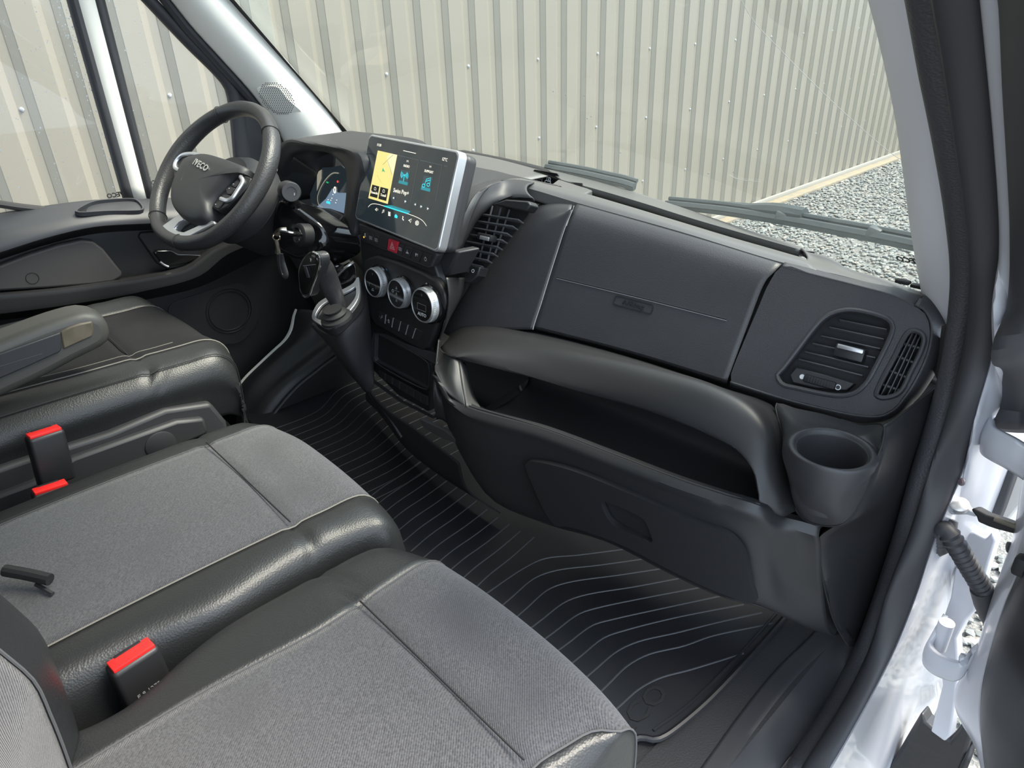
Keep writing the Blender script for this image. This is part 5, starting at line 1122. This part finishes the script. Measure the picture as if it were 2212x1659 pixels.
# panels under the binnacle down to the knees
loft('knee_panel', [[V(-.86, .95, .56), V(-.6, .95, .535), V(-.3, .92, .53), V(-.20, .84, .56)], [V(-.86, .92, .47), V(-.6, .90, .45), V(-.3, .87, .46), V(-.19, .80, .48)], [V(-.86, 1.0, .33), V(-.6, .98, .32), V(-.3, .95, .32), V(-.17, .85, .32)], [V(-.86, 1.15, .28), V(-.6, 1.12, .28), V(-.3, 1.1, .28), V(-.16, 1.0, .26)]], M['deep'], dash, nu=30, nv=24, solid=.003, flip=True)
lv = Plane(P(601, 368, y=.90), (1, .2, 0), (0, .2, 1))
dv = prism('driver_vent', [lv.px(a, b) for a, b in ((594, 330), (611, 327), (609, 350), (603, 392), (590, 388))], lv.n * -.02, M['deep'], dash, bevel=.002)
for k in range(5): tube('slat', [lv.px(593, 338 + k * 10, .004), lv.px(609 - k, 342 + k * 10, .004)], .002, M['slat'], dv, seg=6)
rbox('vent_tab', lv.px(600, 367, .008), (.022, .007, .008), M['satin'], dv, rot=lv.rot(), r=.001)
# ---------------------------------------------------------------- driver's door and window
d1 = thing('door_1', (-.86, .4, -.1), None, None, kind='structure')
def PX(q, x): return [P(a, b, x=x) for a, b in q]
rowT = PX(((-80, 480), (0, 463), (88, 449), (202, 435), (321, 431), (430, 430), (560, 428)), -.905)
row1 = PX(((-80, 526), (0, 505), (76, 490), (162, 473), (253, 463), (324, 459), (430, 455), (560, 450)), -.830)
row2 = PX(((-80, 566), (0, 542), (101, 510), (202, 487), (316, 480), (430, 476), (560, 470)), -.815)
row3 = PX(((-80, 583), (0, 558), (101, 526), (202, 503), (316, 495), (430, 490), (570, 484)), -.868)
row4 = PX(((-80, 640), (0, 633), (126, 621), (228, 607), (329, 591), (405, 570), (460, 530), (575, 490)), -.872)
row5 = PX(((-80, 647), (0, 640), (126, 629), (228, 616), (329, 601), (405, 583), (465, 540), (580, 500)), -.800)
row6 = PX(((-80, 682), (0, 675), (152, 655), (304, 628), (430, 594), (490, 548), (590, 510)), -.800)
row7 = PX(((-80, 698), (0, 689), (152, 671), (304, 647), (430, 618), (510, 580), (610, 530)), -.868)
row8 = [V(-.872, y, -.05) for y in (-.1, .1, .3, .5, .7, .9, 1.05)]
row75 = PX(((-80, 780), (0, 770), (152, 740), (304, 715), (430, 690), (530, 640), (640, 580)), -.872)
for r_ in (rowT, row1, row2, row3, row4, row5, row6, row7, row75): r_.insert(0, V(r_[0][0], -.55, r_[0][2] + (.0 if len(r_) else 0)))
row8.insert(0, V(-.872, -.55, -.05))
loft('door_panel', [row2, row3, row4, row5, row6, row7, row75, row8], M['plastic2'], d1, nu=60, nv=56, crease=(1, 2, 3, 4, 5), solid=.004, flip=False)
M['padtop'] = mat('dark_blue_grey_pad', (.050, .052, .060), .5, bump=('noise', 800, .2, .0005))
loft('door_pad', [rowT, [a * .5 + b * .5 + V(0, 0, .004) for a, b in zip(cr(rowT, 9), cr(row1, 9))], row1, row2, [q + V(-.01, 0, -.004) for q in row2]], M['padtop'], d1, nu=60, nv=24, solid=.004, crease=(), flip=False)
def tz(px, py): return P(px, py, z=P(260, 448, x=-.87)[2])
tray = [(167, 463), (187, 449), (205, 442), (225, 439), (289, 437), (299, 443), (307, 456), (302, 460), (235, 462), (175, 465)]
ta, tb_, tc2 = P(202, 436, x=-.900), P(321, 432, x=-.900), P(253, 464, x=-.832)
TZ = Plane(tc2 + V(0, 0, .006), tb_ - ta, ta - tc2)
if TZ.n[2] < 0: TZ = Plane(TZ.o, TZ.u, -TZ.v)
tp_ = [TZ.ab(TZ.px(*q)) for q in tray]; tp_ = [tuple(q) for q in cr(tp_, 40, True)]
tcn = np.mean(tp_, 0)
polyring('tray_rim', TZ, [tuple(tcn + (np.array(q) - tcn) * 1.07) for q in tp_], tp_, .012, M['padtop'], d1, off=-.002, bevel=.002)
prism('tray_well', [TZ.pt(*q, -.001) for q in tp_], TZ.n * -.004, M['deep'], d1, bevel=0)
pk = [(-60, 592), (0, 573), (60, 550), (126, 529), (177, 518), (202, 521), (224, 538), (253, 575), (264, 588), (264, 598), (246, 609), (202, 615), (100, 623), (0, 629), (-60, 633)]
M['pocket'] = mat('brown_grey_pocket_lid', (.052, .049, .049), .55, bump=('noise', 700, .2, .0005))
prism('pocket_lid', PX(pk, -.838), V(-.03, 0, 0), M['pocket'], d1, bevel=.006, seg=3)
q0 = P(70, 601, x=-.8375); tube('screw_cap', [q0 + .0135 * V(0, math.cos(t), math.sin(t)) for t in np.linspace(0, 6.28, 24, endpoint=False)], .0008, M['deep'], d1, closed=True, seg=6)
hp_ = prism('handle_plate', PX(((299, 512), (304, 502), (330, 500), (430, 498), (460, 510), (455, 545), (443, 562), (395, 580), (362, 582), (340, 570)), -.855), V(-.012, 0, 0), M['plastic2'], d1, bevel=.004)
prism('door_handle', PX(((331, 546), (340, 541), (370, 540), (385, 548), (440, 550), (436, 558), (400, 570), (362, 577), (350, 570)), -.842), V(-.010, 0, 0), M['gloss'], hp_, bevel=.004)
tube('handle_glint', PX(((346, 566), (356, 573), (364, 576)), -.8405), .003, M['satin'], hp_, n=8, seg=6)
# loudspeaker in the lower door
SPK = Plane(P(494, 670, x=-.866), (0, 1, 0), (0, 0, 1))
spk = holed('speaker_plate', SPK, onp(SPK, ((362, 668), (370, 655), (430, 634), (481, 618), (519, 613), (545, 630), (560, 665), (552, 700), (520, 737), (460, 742), (400, 735), (372, 700)), 40), [[(.068 * math.cos(t), .068 * math.sin(t)) for t in np.linspace(0, 2 * math.pi, 36, endpoint=False)]], .006, M['plastic2'], d1, bevel=.002, off=.004)
lathe('speaker_grille', SPK.o, (1, 0, 0), [(.070, -.002), (.066, .004), (.050, .003), (.0, .005)], M['deep'], spk, seg=36)
for r in (.068, .060): tube('grille_ring', [SPK.pt(r * math.cos(t), r * math.sin(t), .0052) for t in np.linspace(0, 2 * math.pi, 36, endpoint=False)], .0012, M['plastic2'], spk, closed=True, seg=6)
# glass
w2 = thing('window_2', (-.915, .2, .6), None, None, kind='structure')
mo('door_glass', [(-.915, -.6, .55), (-.915, 1.02, .55), (-.915, 1.02, 1.65), (-.915, -.6, 1.65)], [(0, 1, 2, 3)], M['side'], w2, smooth=False)
def band(name, a, b, xa, xb, m, parent, bul=.008, n=20):
    A = cr([P(*q, x=xa) for q in a], n); B = cr([P(*q, x=xb) for q in b], n)
    return loft(name, [A + V(-.012, 0, 0), A, A * .5 + B * .5 + V(bul, 0, 0), B, B + V(-.012, 0, 0)], m, parent, nu=n, nv=10, solid=.002)
ln = lambda a, b, k=-.6: [(a[0] + (b[0] - a[0]) * t, a[1] + (b[1] - a[1]) * t) for t in (k, 0, .33, .66, 1.0)]
band('divider_seal', ln((146, 0), (268, 432)), ln((170, 0), (291, 432)), -.905, -.903, M['seal'], w2)
band('divider_bar', ln((169, 0), (290, 434)), ln((206, 0), (318, 434)), -.902, -.902, M['cream'], w2, .006)
band('divider_seal', ln((203, 0), (317, 432)), ln((227, 0), (334, 425)), -.903, -.905, M['seal'], w2)
fi = [(240, -70), (307, 0), (400, 98), (470, 168), (488, 192), (496, 225), (503, 290), (508, 350)]; fo_ = [(275, -70), (341, 0), (432, 92), (503, 165), (520, 200), (530, 240), (538, 300), (545, 360)]
band('window_frame', fi, fo_, -.900, -.895, M['seal'], w2, n=30)
band('frame_flange', [(281, -70), (347, 0), (438, 92), (508, 165), (540, 205), (560, 230)], [(290, -70), (357, 0), (449, 92), (517, 165), (552, 210), (570, 236)], -.892, -.888, M['armrest'], w2, .003)
prism('mirror_base_cover', PX(((509, 192), (525, 197), (560, 228), (610, 290), (612, 360), (516, 362), (512, 280)), -.893), V(-.012, 0, 0), M['plastic'], w2, bevel=.003)
GP2 = Plane((-.9135, .3, .6), (0, 1, 0), (0, 0, 1))
for (px_, py_), h_ in (((251, 421), .0115), ((337, 394), .0115)):
    a, b = GP2.ab(GP2.px(px_, py_))
    text('glass_print', 'IVECO', GP2, a, b, h_, M['darkink'], w2, mirror=True, bold=.0006)
    for k in (1, 2): text('glass_print', 'SEKURIT E2 43R', GP2, a, b - .010 * k - .004, .005, M['darkink'], w2, mirror=True)
# rain drops on the side glass: real little lenses
M['drop'] = mat('rain_drop', (.85, .87, .9), .05, spec=.8)
dv_ = []
bm = bmesh.new(); bmesh.ops.create_icosphere(bm, subdivisions=1, radius=1.0); bv_ = np.array([tuple(v.co) for v in bm.verts]); bf_ = [[v.index for v in f.verts] for f in bm.faces]; bm.free()
for k in range(340):
    if k < 170: t = random.random() ** 1.0; px_ = 128 + 150 * t + random.gauss(0, 12) ; py_ = 10 + 400 * t + random.gauss(0, 15)
    else: px_, py_ = random.uniform(0, 330), random.uniform(0, 430)
    p = P(px_, py_, x=-.9165); r = random.uniform(.0006, .0019)
    dv_.append((bv_ * V(.35, 1, 1.3) * r + p, bf_))
tag(joined('rain_drops', dv_, M['drop'], w2), kind='stuff')
# door mirror arm trim at the rear lower corner of the glass
tube('waist_trim', PX(((-60, 432), (0, 441), (40, 447), (95, 453)), -.90), .009, M['pocket'], d1, n=14, seg=8)
# white sill flange and footwell side
fw = thing('wall_left_footwell', (-.8, .8, 0), None, None, kind='structure'); fw.name = 'trim_5'; ORG['trim_5'] = V(-.8, .8, 0)
wsx = [(640, 668), (635, 682), (629, 712), (617, 735), (595, 756), (561, 788), (527, 822), (502, 859), (488, 889), (470, 930)]
ws3 = cr([P(a, b, x=-.80) for a, b in wsx], 20)
tube('white_flange', ws3, [.005, .0085, .0085, .0085, .007, .005], M['cream'], fw, n=40, sec=[(math.cos(t) * .7, math.sin(t)) for t in np.linspace(0, 6.28, 8, endpoint=False)])
rid = cr([P(a, b, x=-.71) for a, b in ((740, 700), (690, 745), (650, 775), (600, 815), (560, 855), (535, 890), (510, 930))], 20)
lowr = cr([P(a, b, x=-.66) for a, b in ((760, 740), (710, 775), (680, 798), (640, 830), (600, 875), (585, 895), (560, 930))], 20)
loft('arch_cover', [ws3 + V(0, .02, -.01), ws3, ws3 * .5 + rid * .5 + V(.01, 0, .02), rid, rid * .5 + lowr * .5 + V(.01, 0, .006), lowr, lowr + V(0, .05, -.12)], M['plastic2'], fw, nu=40, nv=40, solid=.003, flip=False)
tube('arch_trim', [q + V(.012, -.004, -.004) for q in lowr[3:]], .0045, M['plastic'], fw, n=30, seg=8)
# ---------------------------------------------------------------- passenger doorway: step well, body, open door
wl_ = thing('trim_6', (.86, .8, -.2), None, None, kind='structure')     # step cover beside the mat
sA = cr([P(a, b, z=-.002) for a, b in ((1752, 1355), (1770, 1400), (1735, 1440), (1700, 1482), (1640, 1560), (1570, 1655), (1540, 1700))], 20)
sA = cr([V(.862, 1.16, -.002), V(.858, 1.0, -.002), V(.853, .90, -.002), V(.856, .78, -.002), V(.864, .67, -.002), V(.875, .5, -.002), V(.885, .3, -.002), V(.89, .1, -.002)], 24)
I3s = np.array([q for q in I3 if q[1] > .3 and q[2] < .25])
sB = cr([P(a, b, x=.903) for a, b in ((1890, 1330), (1862, 1385), (1838, 1425), (1790, 1510), (1735, 1590), (1685, 1655), (1650, 1700))] + [V(.905, .40, -.30), V(.905, .1, -.30)], 24)
loft('step_cover', [sA + V(-.03, 0, 0), sA, sA * .7 + sB * .3 + V(.006, -.004, .006), sA * .35 + sB * .65 + V(.008, -.004, .004), sB], M['plastic'], wl_, nu=60, nv=24, solid=.003, crease=(1,), flip=True)
tube('cover_lip', [P(a, b, x=.896) for a, b in ((1845, 1398), (1815, 1450), (1790, 1495), (1770, 1530))], .0022, M['deep'], wl_, n=20, seg=6)
tube('seal_joint', [P(1855, 1378, x=.895), P(1870, 1392, x=.893), P(1887, 1403, x=.90)], .0024, M['plastic'], wl_, n=10, seg=6)
mo('floor_strip', [(.765, .1, .0), (.87, .1, .0), (.862, 1.1, .0), (.765, 1.1, .0)], [(0, 1, 2, 3)], M['carpet'], wl_, smooth=False)
# painted body behind the seal
bd = thing('wall_right_front', (.97, 1.1, -.4), None, None, kind='structure'); bd.name = 'trim_8'; ORG['trim_8'] = V(.97, 1.1, -.4)
W2 = [(2162, 0), (2171, 193), (2181, 386), (2185, 501), (2182, 632), (2171, 697), (2155, 735), (2150, 777), (2166, 830), (2165, 885), (2153, 922), (2134, 982), (2124, 1013), (2105, 1069), (2088, 1129), (2060, 1222), (2042, 1318), (2020, 1380), (2004, 1421), (1990, 1480), (1984, 1530), (1960, 1580), (1900, 1700)]
W2 = ext(W2, 1)
wb = cr([P(a, b, x=.985) for a, b in W2], 60)
loft('pillar_outer', [O3 + V(.0, .02, 0), O3 + V(.004, .006, 0), O3 * .55 + wb * .45 + V(-.002, -.006, 0), wb, wb + V(.012, .03, 0), wb + V(.02, .12, 0)], M['white'], bd, nu=120, nv=24, solid=.002, crease=(1, 3), flip=True)
tube('weld_bead', [P(a, b, x=.982) for a, b in ((2126, 1010), (2112, 1050), (2108, 1060))], .0022, M['white'], bd, n=10, seg=6)
lathe('body_plug', P(2078, 1041, x=.972), (-.5, -.8, .2), [(.006, 0), (.006, .002), (.004, .004), (0, .0045)], mat('brown_plug', (.12, .09, .10), .5), bd, seg=12)
# black weather plate beside the pillar, with a bolt
dkp = [(2158, -60), (2166, 0), (2174, 193), (2184, 386), (2188, 501), (2184, 632), (2172, 697), (2152, 730), (2146, 777), (2168, 800), (2165, 885), (2153, 905), (2153, 925)]
dA = cr([P(a, b, x=.988) for a, b in dkp], 30); dB = cr([P(a, b, x=1.04) for a, b in ((2290, -60), (2290, 300), (2290, 640), (2280, 800), (2260, 930))], 30)
loft('weather_plate', [dA + V(0, .01, 0), dA, dA * .6 + dB * .4 + V(0, -.006, 0), dB], M['seal'], bd, nu=50, nv=14, solid=.003, flip=True)
bo = P(2172, 738, x=.985); lathe('bolt', bo, (-.3, -.9, .2), [(.013, 0), (.013, .002), (.007, .003), (.007, .008), (0, .008)], M['deep'], bd, seg=18)
lowp = [(2128, 985), (2180, 1005), (2195, 1015), (2165, 1100), (2155, 1125), (2140, 1115), (2105, 1085), (2104, 1072)]
prism('rubber_flap', [P(a, b, y=1.17) for a, b in lowp], V(.004, .012, 0), M['seal'], bd, bevel=.002)
# fender side beyond, speckled with dirt, and the wheel arch liner
M['fender'] = mat('dirty_pale_fender', (.60, .58, .55), .5, var=('noise', 60, .62, .68, (.15, .14, .13)))
prism('fender_edge', [P(a, b, y=1.30) for a, b in ((2200, 930), (2260, 930), (2240, 1050), (2180, 1120), (2150, 1160), (2158, 1110), (2180, 1050))], V(.01, .03, 0), M['fender'], bd, bevel=.003)
prism('body_flange', [P(a, b, y=1.12) for a, b in ((2052, 1292), (2060, 1240), (2085, 1150), (2105, 1150), (2128, 1165), (2142, 1150), (2150, 1170), (2135, 1215), (2105, 1320), (2085, 1340), (2065, 1380), (2070, 1450), (2062, 1520), (2052, 1590), (2040, 1602), (2010, 1580), (2035, 1480), (2030, 1420), (2035, 1340))], V(.004, .02, 0), M['white'], bd, bevel=.003)
M['archliner'] = mat('wet_black_liner', (.02, .02, .022), .35, bump=('noise', 40, .3, .004))
prism('arch_liner', [P(a, b, y=1.16) for a, b in ((1990, 1538), (2000, 1560), (2030, 1585), (2050, 1600), (2080, 1560), (2100, 1590), (2085, 1640), (2060, 1700), (1890, 1700), (1930, 1640), (1965, 1580))], V(.0, .05, -.02), M['archliner'], bd, bevel=.01, seg=3)
loft('bumper_inner', [[P(a, b, y=1.2) for a, b in ((2050, 1600), (2080, 1600), (2105, 1560), (2120, 1580))], [P(a, b, y=1.16) for a, b in ((2030, 1720), (2070, 1700), (2090, 1660), (2098, 1640))]], M['archliner'], bd, nu=14, nv=6, solid=.01)
# cable conduit with convoluted rings
cdn = thing('cable_conduit', P(2050, 1140, y=1.03), 'black corrugated cable conduit running from body to open door', 'cable')
cpath = cr([P(a, b, y=c) for a, b, c in ((2030, 1180, 1.05), (2032, 1150, 1.03), (2045, 1148, 1.02), (2062, 1172, 1.02), (2082, 1205, 1.03), (2105, 1243, 1.045), (2128, 1280, 1.06))], 90)
rr2 = [.0125 + .0030 * (0.5 + .5 * math.sin(k * 2 * math.pi / 4.4)) for k in range(90)]
tube('corrugated_hose', cpath, rr2, M['seal'], cdn, seg=14)
tube('body_grommet', [P(2018, 1190, y=1.075), P(2030, 1165, y=1.06), P(2044, 1135, y=1.055), P(2052, 1120, y=1.06)], [.012, .020, .021, .012], M['seal'], cdn, n=16, seg=16)
tube('door_boot', [P(2120, 1272, y=1.055), P(2130, 1300, y=1.065), P(2140, 1330, y=1.075), P(2146, 1350, y=1.09)], [.016, .0175, .016, .012], M['seal'], cdn, n=16, seg=14)
# door check strap
ck = thing('door_check', P(2070, 1090, y=1.05), 'door check strap with black arm between pillar and open door', 'door check')
cs_ = nrm(P(2150, 1125, y=1.03) - P(2060, 1095, y=1.04)); 
prism('check_bracket', [P(a, b, y=1.05) for a, b in ((2034, 1108), (2036, 1080), (2046, 1079), (2062, 1084), (2085, 1088), (2090, 1098), (2108, 1110), (2107, 1117), (2088, 1112), (2060, 1112))], V(.003, .012, -.003), M['white'], ck, bevel=.002)
lathe('check_pin', P(2072, 1090, y=1.042), (0, -.4, .9), [(.013, -.006), (.013, .002), (.009, .004), (0, .004)], M['satin'], ck, seg=20)
prism('check_arm', [P(a, b, y=1.035) for a, b in ((2095, 1100), (2105, 1098), (2130, 1112), (2160, 1122), (2205, 1138), (2196, 1155), (2150, 1143), (2135, 1138), (2112, 1128), (2108, 1116))], V(.004, .022, -.006), M['deep'], ck, bevel=.003)
tube('check_spring', [P(2148, 1120, y=1.03), P(2180, 1132, y=1.03), P(2204, 1140, y=1.03)], .004, M['tan'], ck, n=8, seg=8)
# ---------------------------------------------------------------- open passenger door
d2 = thing('door_2', P(2180, 1500, y=1.0), None, None, kind='structure')
dl = [(2240, 880, 1.03), (2222, 1000, 1.04), (2212, 1060, 1.045), (2195, 1159, 1.05), (2172, 1225, 1.055), (2150, 1290, 1.06), (2135, 1340, 1.06), (2120, 1389, 1.06), (2100, 1430, 1.06), (2072, 1480, 1.06), (2066, 1520, 1.06), (2085, 1565, 1.06), (2108, 1600, 1.06), (2122, 1635, 1.06), (2132, 1680, 1.06)]
dr = [(2275, 880, .96), (2262, 1000, .965), (2250, 1080, .97), (2232, 1159, .975), (2212, 1222, .98), (2192, 1270, .985), (2179, 1300, .99), (2160, 1355, .99), (2147, 1397, .995), (2133, 1450, 1.0), (2126, 1490, 1.0), (2123, 1556, 1.0), (2126, 1600, 1.0), (2131, 1640, 1.0), (2140, 1680, 1.0)]
DL, DR = cr(PY(dl), 40), cr(PY(dr), 40)
loft('door_edge', [DL + V(.01, .03, 0), DL, DL * .55 + DR * .45 + V(-.004, -.004, 0), DR], M['white'], d2, nu=60, nv=16, solid=.003, flip=True)
DT = DR + V(.16, -.16, 0)
loft('door_lining', [DR + V(0, -.002, 0), DR + V(.014, -.034, 0), DR + V(.06, -.08, 0), DT], M['plastic2'], d2, nu=60, nv=16, solid=.003, flip=True)
def hinge(name, top, botm, y0, dy):
    return prism(name, [P(a, b, y=y0) for a, b in top], V(*dy), M['white'], d2, bevel=.005, seg=3)
uh = [P(a, b, y=c) for a, b, c in ((2150, 915, 1.10), (2140, 935, 1.06), (2142, 950, 1.045), (2160, 962, 1.035), (2185, 975, 1.03), (2212, 992, 1.03), (2240, 1010, 1.03))]
hs = lambda path, h: [[q + V(0, 0, h) for q in path], [q + V(-.002, -.003, 0) for q in path], [q + V(0, 0, -h) for q in path]]
loft('upper_hinge', hs(uh, .022), M['white'], d2, nu=40, nv=8, solid=.008)
lh = [P(a, b, y=c) for a, b, c in ((2042, 1350, 1.10), (2022, 1385, 1.065), (2010, 1412, 1.05), (2022, 1428, 1.04), (2045, 1440, 1.035), (2070, 1445, 1.035), (2090, 1420, 1.04), (2115, 1400, 1.05))]
loft('lower_hinge', hs(lh, .020), M['white'], d2, nu=40, nv=8, solid=.008)
lathe('hinge_pin', P(2043, 1352, y=1.07), (0, 0, 1), [(.012, -.05), (.012, .008), (.008, .010), (0, .011)], M['white'], d2, seg=18)
rbox('door_bump_stop', P(2208, 1222, y=.97), (.02, .02, .03), M['deep'], d2, r=.006)
lathe('door_plug', P(2184, 1183, y=1.04), (-.8, -.5, 0), [(.008, 0), (.008, .004), (0, .005)], M['plastic'], d2, seg=12)
# ---------------------------------------------------------------- wipers, windscreen print, cowl
def onws(px, py, off):
    d = ray(px, py); lo, hi = .0003, .003
    f = lambda t: (CAM + d * t)[1] - wsy((CAM + d * t)[0], (CAM + d * t)[2]) - off
    for _ in range(60):
        m = (lo + hi) / 2
        if f(m) > 0: hi = m
        else: lo = m
    return CAM + d * lo
M['wiper'] = mat('wiper_plastic', (.045, .055, .058), .5)
def wiper(label, blade, arm, name='windscreen_wiper', clips=()):
    t = thing(name, onws(*blade[0], .02), label, 'wiper', 'windscreen wipers')
    b = [onws(a, c, .022) for a, c in blade]
    tube('blade', b, .009, M['wiper'], t, n=30, sec=[(-.5, -1), (.5, -1), (.9, -.2), (.35, .2), (.3, 1), (-.3, 1), (-.35, .2), (-.9, -.2)], smooth=False)
    tube('blade_spine', [q + V(0, .010, .012) for q in b], .005, M['wiper'], t, n=30, seg=6)
    if arm: tube('arm', [onws(a, c, .045) for a, c in arm], [.006, .007, .008, .009, .014, .012], M['wiper'], t, n=24, seg=8)
    for q in clips: rbox('blade_clip', onws(*q, .03), (.022, .020, .020), M['wiper'], t, rot=np.array(Matrix.Rotation(.2, 3, 'Y')), r=.003)
wiper('long windscreen wiper lying across the glass before the gravel', [(1440, 442), (1480, 446), (1560, 455), (1640, 467), (1720, 480), (1800, 495), (1900, 514), (1990, 533), (2040, 545)], [(1465, 445), (1495, 439), (1560, 443), (1630, 450), (1690, 455), (1738, 463)], clips=((1690, 468), (1890, 503)))
wiper('tip of the second wiper showing above the dash tray', [(1180, 362), (1262, 377), (1310, 388), (1345, 396), (1370, 404)], None, clips=((1362, 400),))
# maker's print in the lower corner of the windscreen
wp0 = onws(1965, 563, -.003); wu = onws(1990, 567, -.003) - onws(1940, 559, -.003); wv = onws(1965, 545, -.003) - onws(1965, 580, -.003)
WPr = Plane(wp0, wu, wv)
text('glass_print', 'IVECO', WPr, 0, 0, .0125, M['darkink'], w1, mirror=True, bold=.0007)
for k in range(3): text('glass_print', 'E2 43R-00 AS2', WPr, 0, -.014 - .008 * k, .0045, M['inkdim'], w1, mirror=True)
# small scratches and stone chips on the windscreen
M['scratch'] = mat('glass_chip', (.45, .46, .44), .4)
ch_ = []
for a, b in ((1195, 198), (1277, 252), (1268, 256), (1262, 207), (1068, 306), (1222, 205), (1300, 340), (1340, 330), (1530, 375), (1585, 372)):
    p = onws(a, b, -.003); v, f = rboxmesh((.0035, .0006, .0018), .0003, 1); ch_.append((v + p, f))
tag(joined('stone_chips', ch_, M['scratch'], w1, smooth=False), kind='stuff')
sc_ = [onws(a, b, -.003) for a, b in ((1576, 378), (1592, 386), (1612, 390), (1640, 393))]
tube('scratch_line', sc_, .0004, M['scratch'], w1, n=16, seg=4)
# bonnet and cowl in front of the glass
cw = thing('trim_7', (0, 1.5, .45), None, None, kind='structure')
loft('scuttle', [[V(x, wsy(x, .53) + .01, .42) for x in np.linspace(-.86, .86, 9)], [V(x, wsy(x, .53) + .16, .40) for x in np.linspace(-.86, .86, 9)]], M['deep'], cw, nu=30, nv=6, solid=.01)
# edge of the wiped field and the dirty glass beyond it
arcq = [(1590, -20), (1628, 45), (1690, 112), (1755, 178), (1820, 240), (1885, 298), (1935, 338), (1962, 352)]
arc3 = [onws(a, b, -.0025) for a, b in arcq]
tube('wipe_edge', arc3, .0004, M['inkdim'], w1, n=60, seg=4)
M['film'] = glassmat('dirty_glass_film', (.97, .97, .96), .0, haze=.07, hazecol=(.7, .68, .6))
rt = [onws(a, b, -.0025) for a, b in ((1900, -20), (1912, 45), (1925, 112), (1938, 178), (1948, 240), (1956, 298), (1962, 338), (1966, 352))]
loft('dirt_film', [arc3, rt], M['film'], w1, nu=30, nv=4, solid=0)
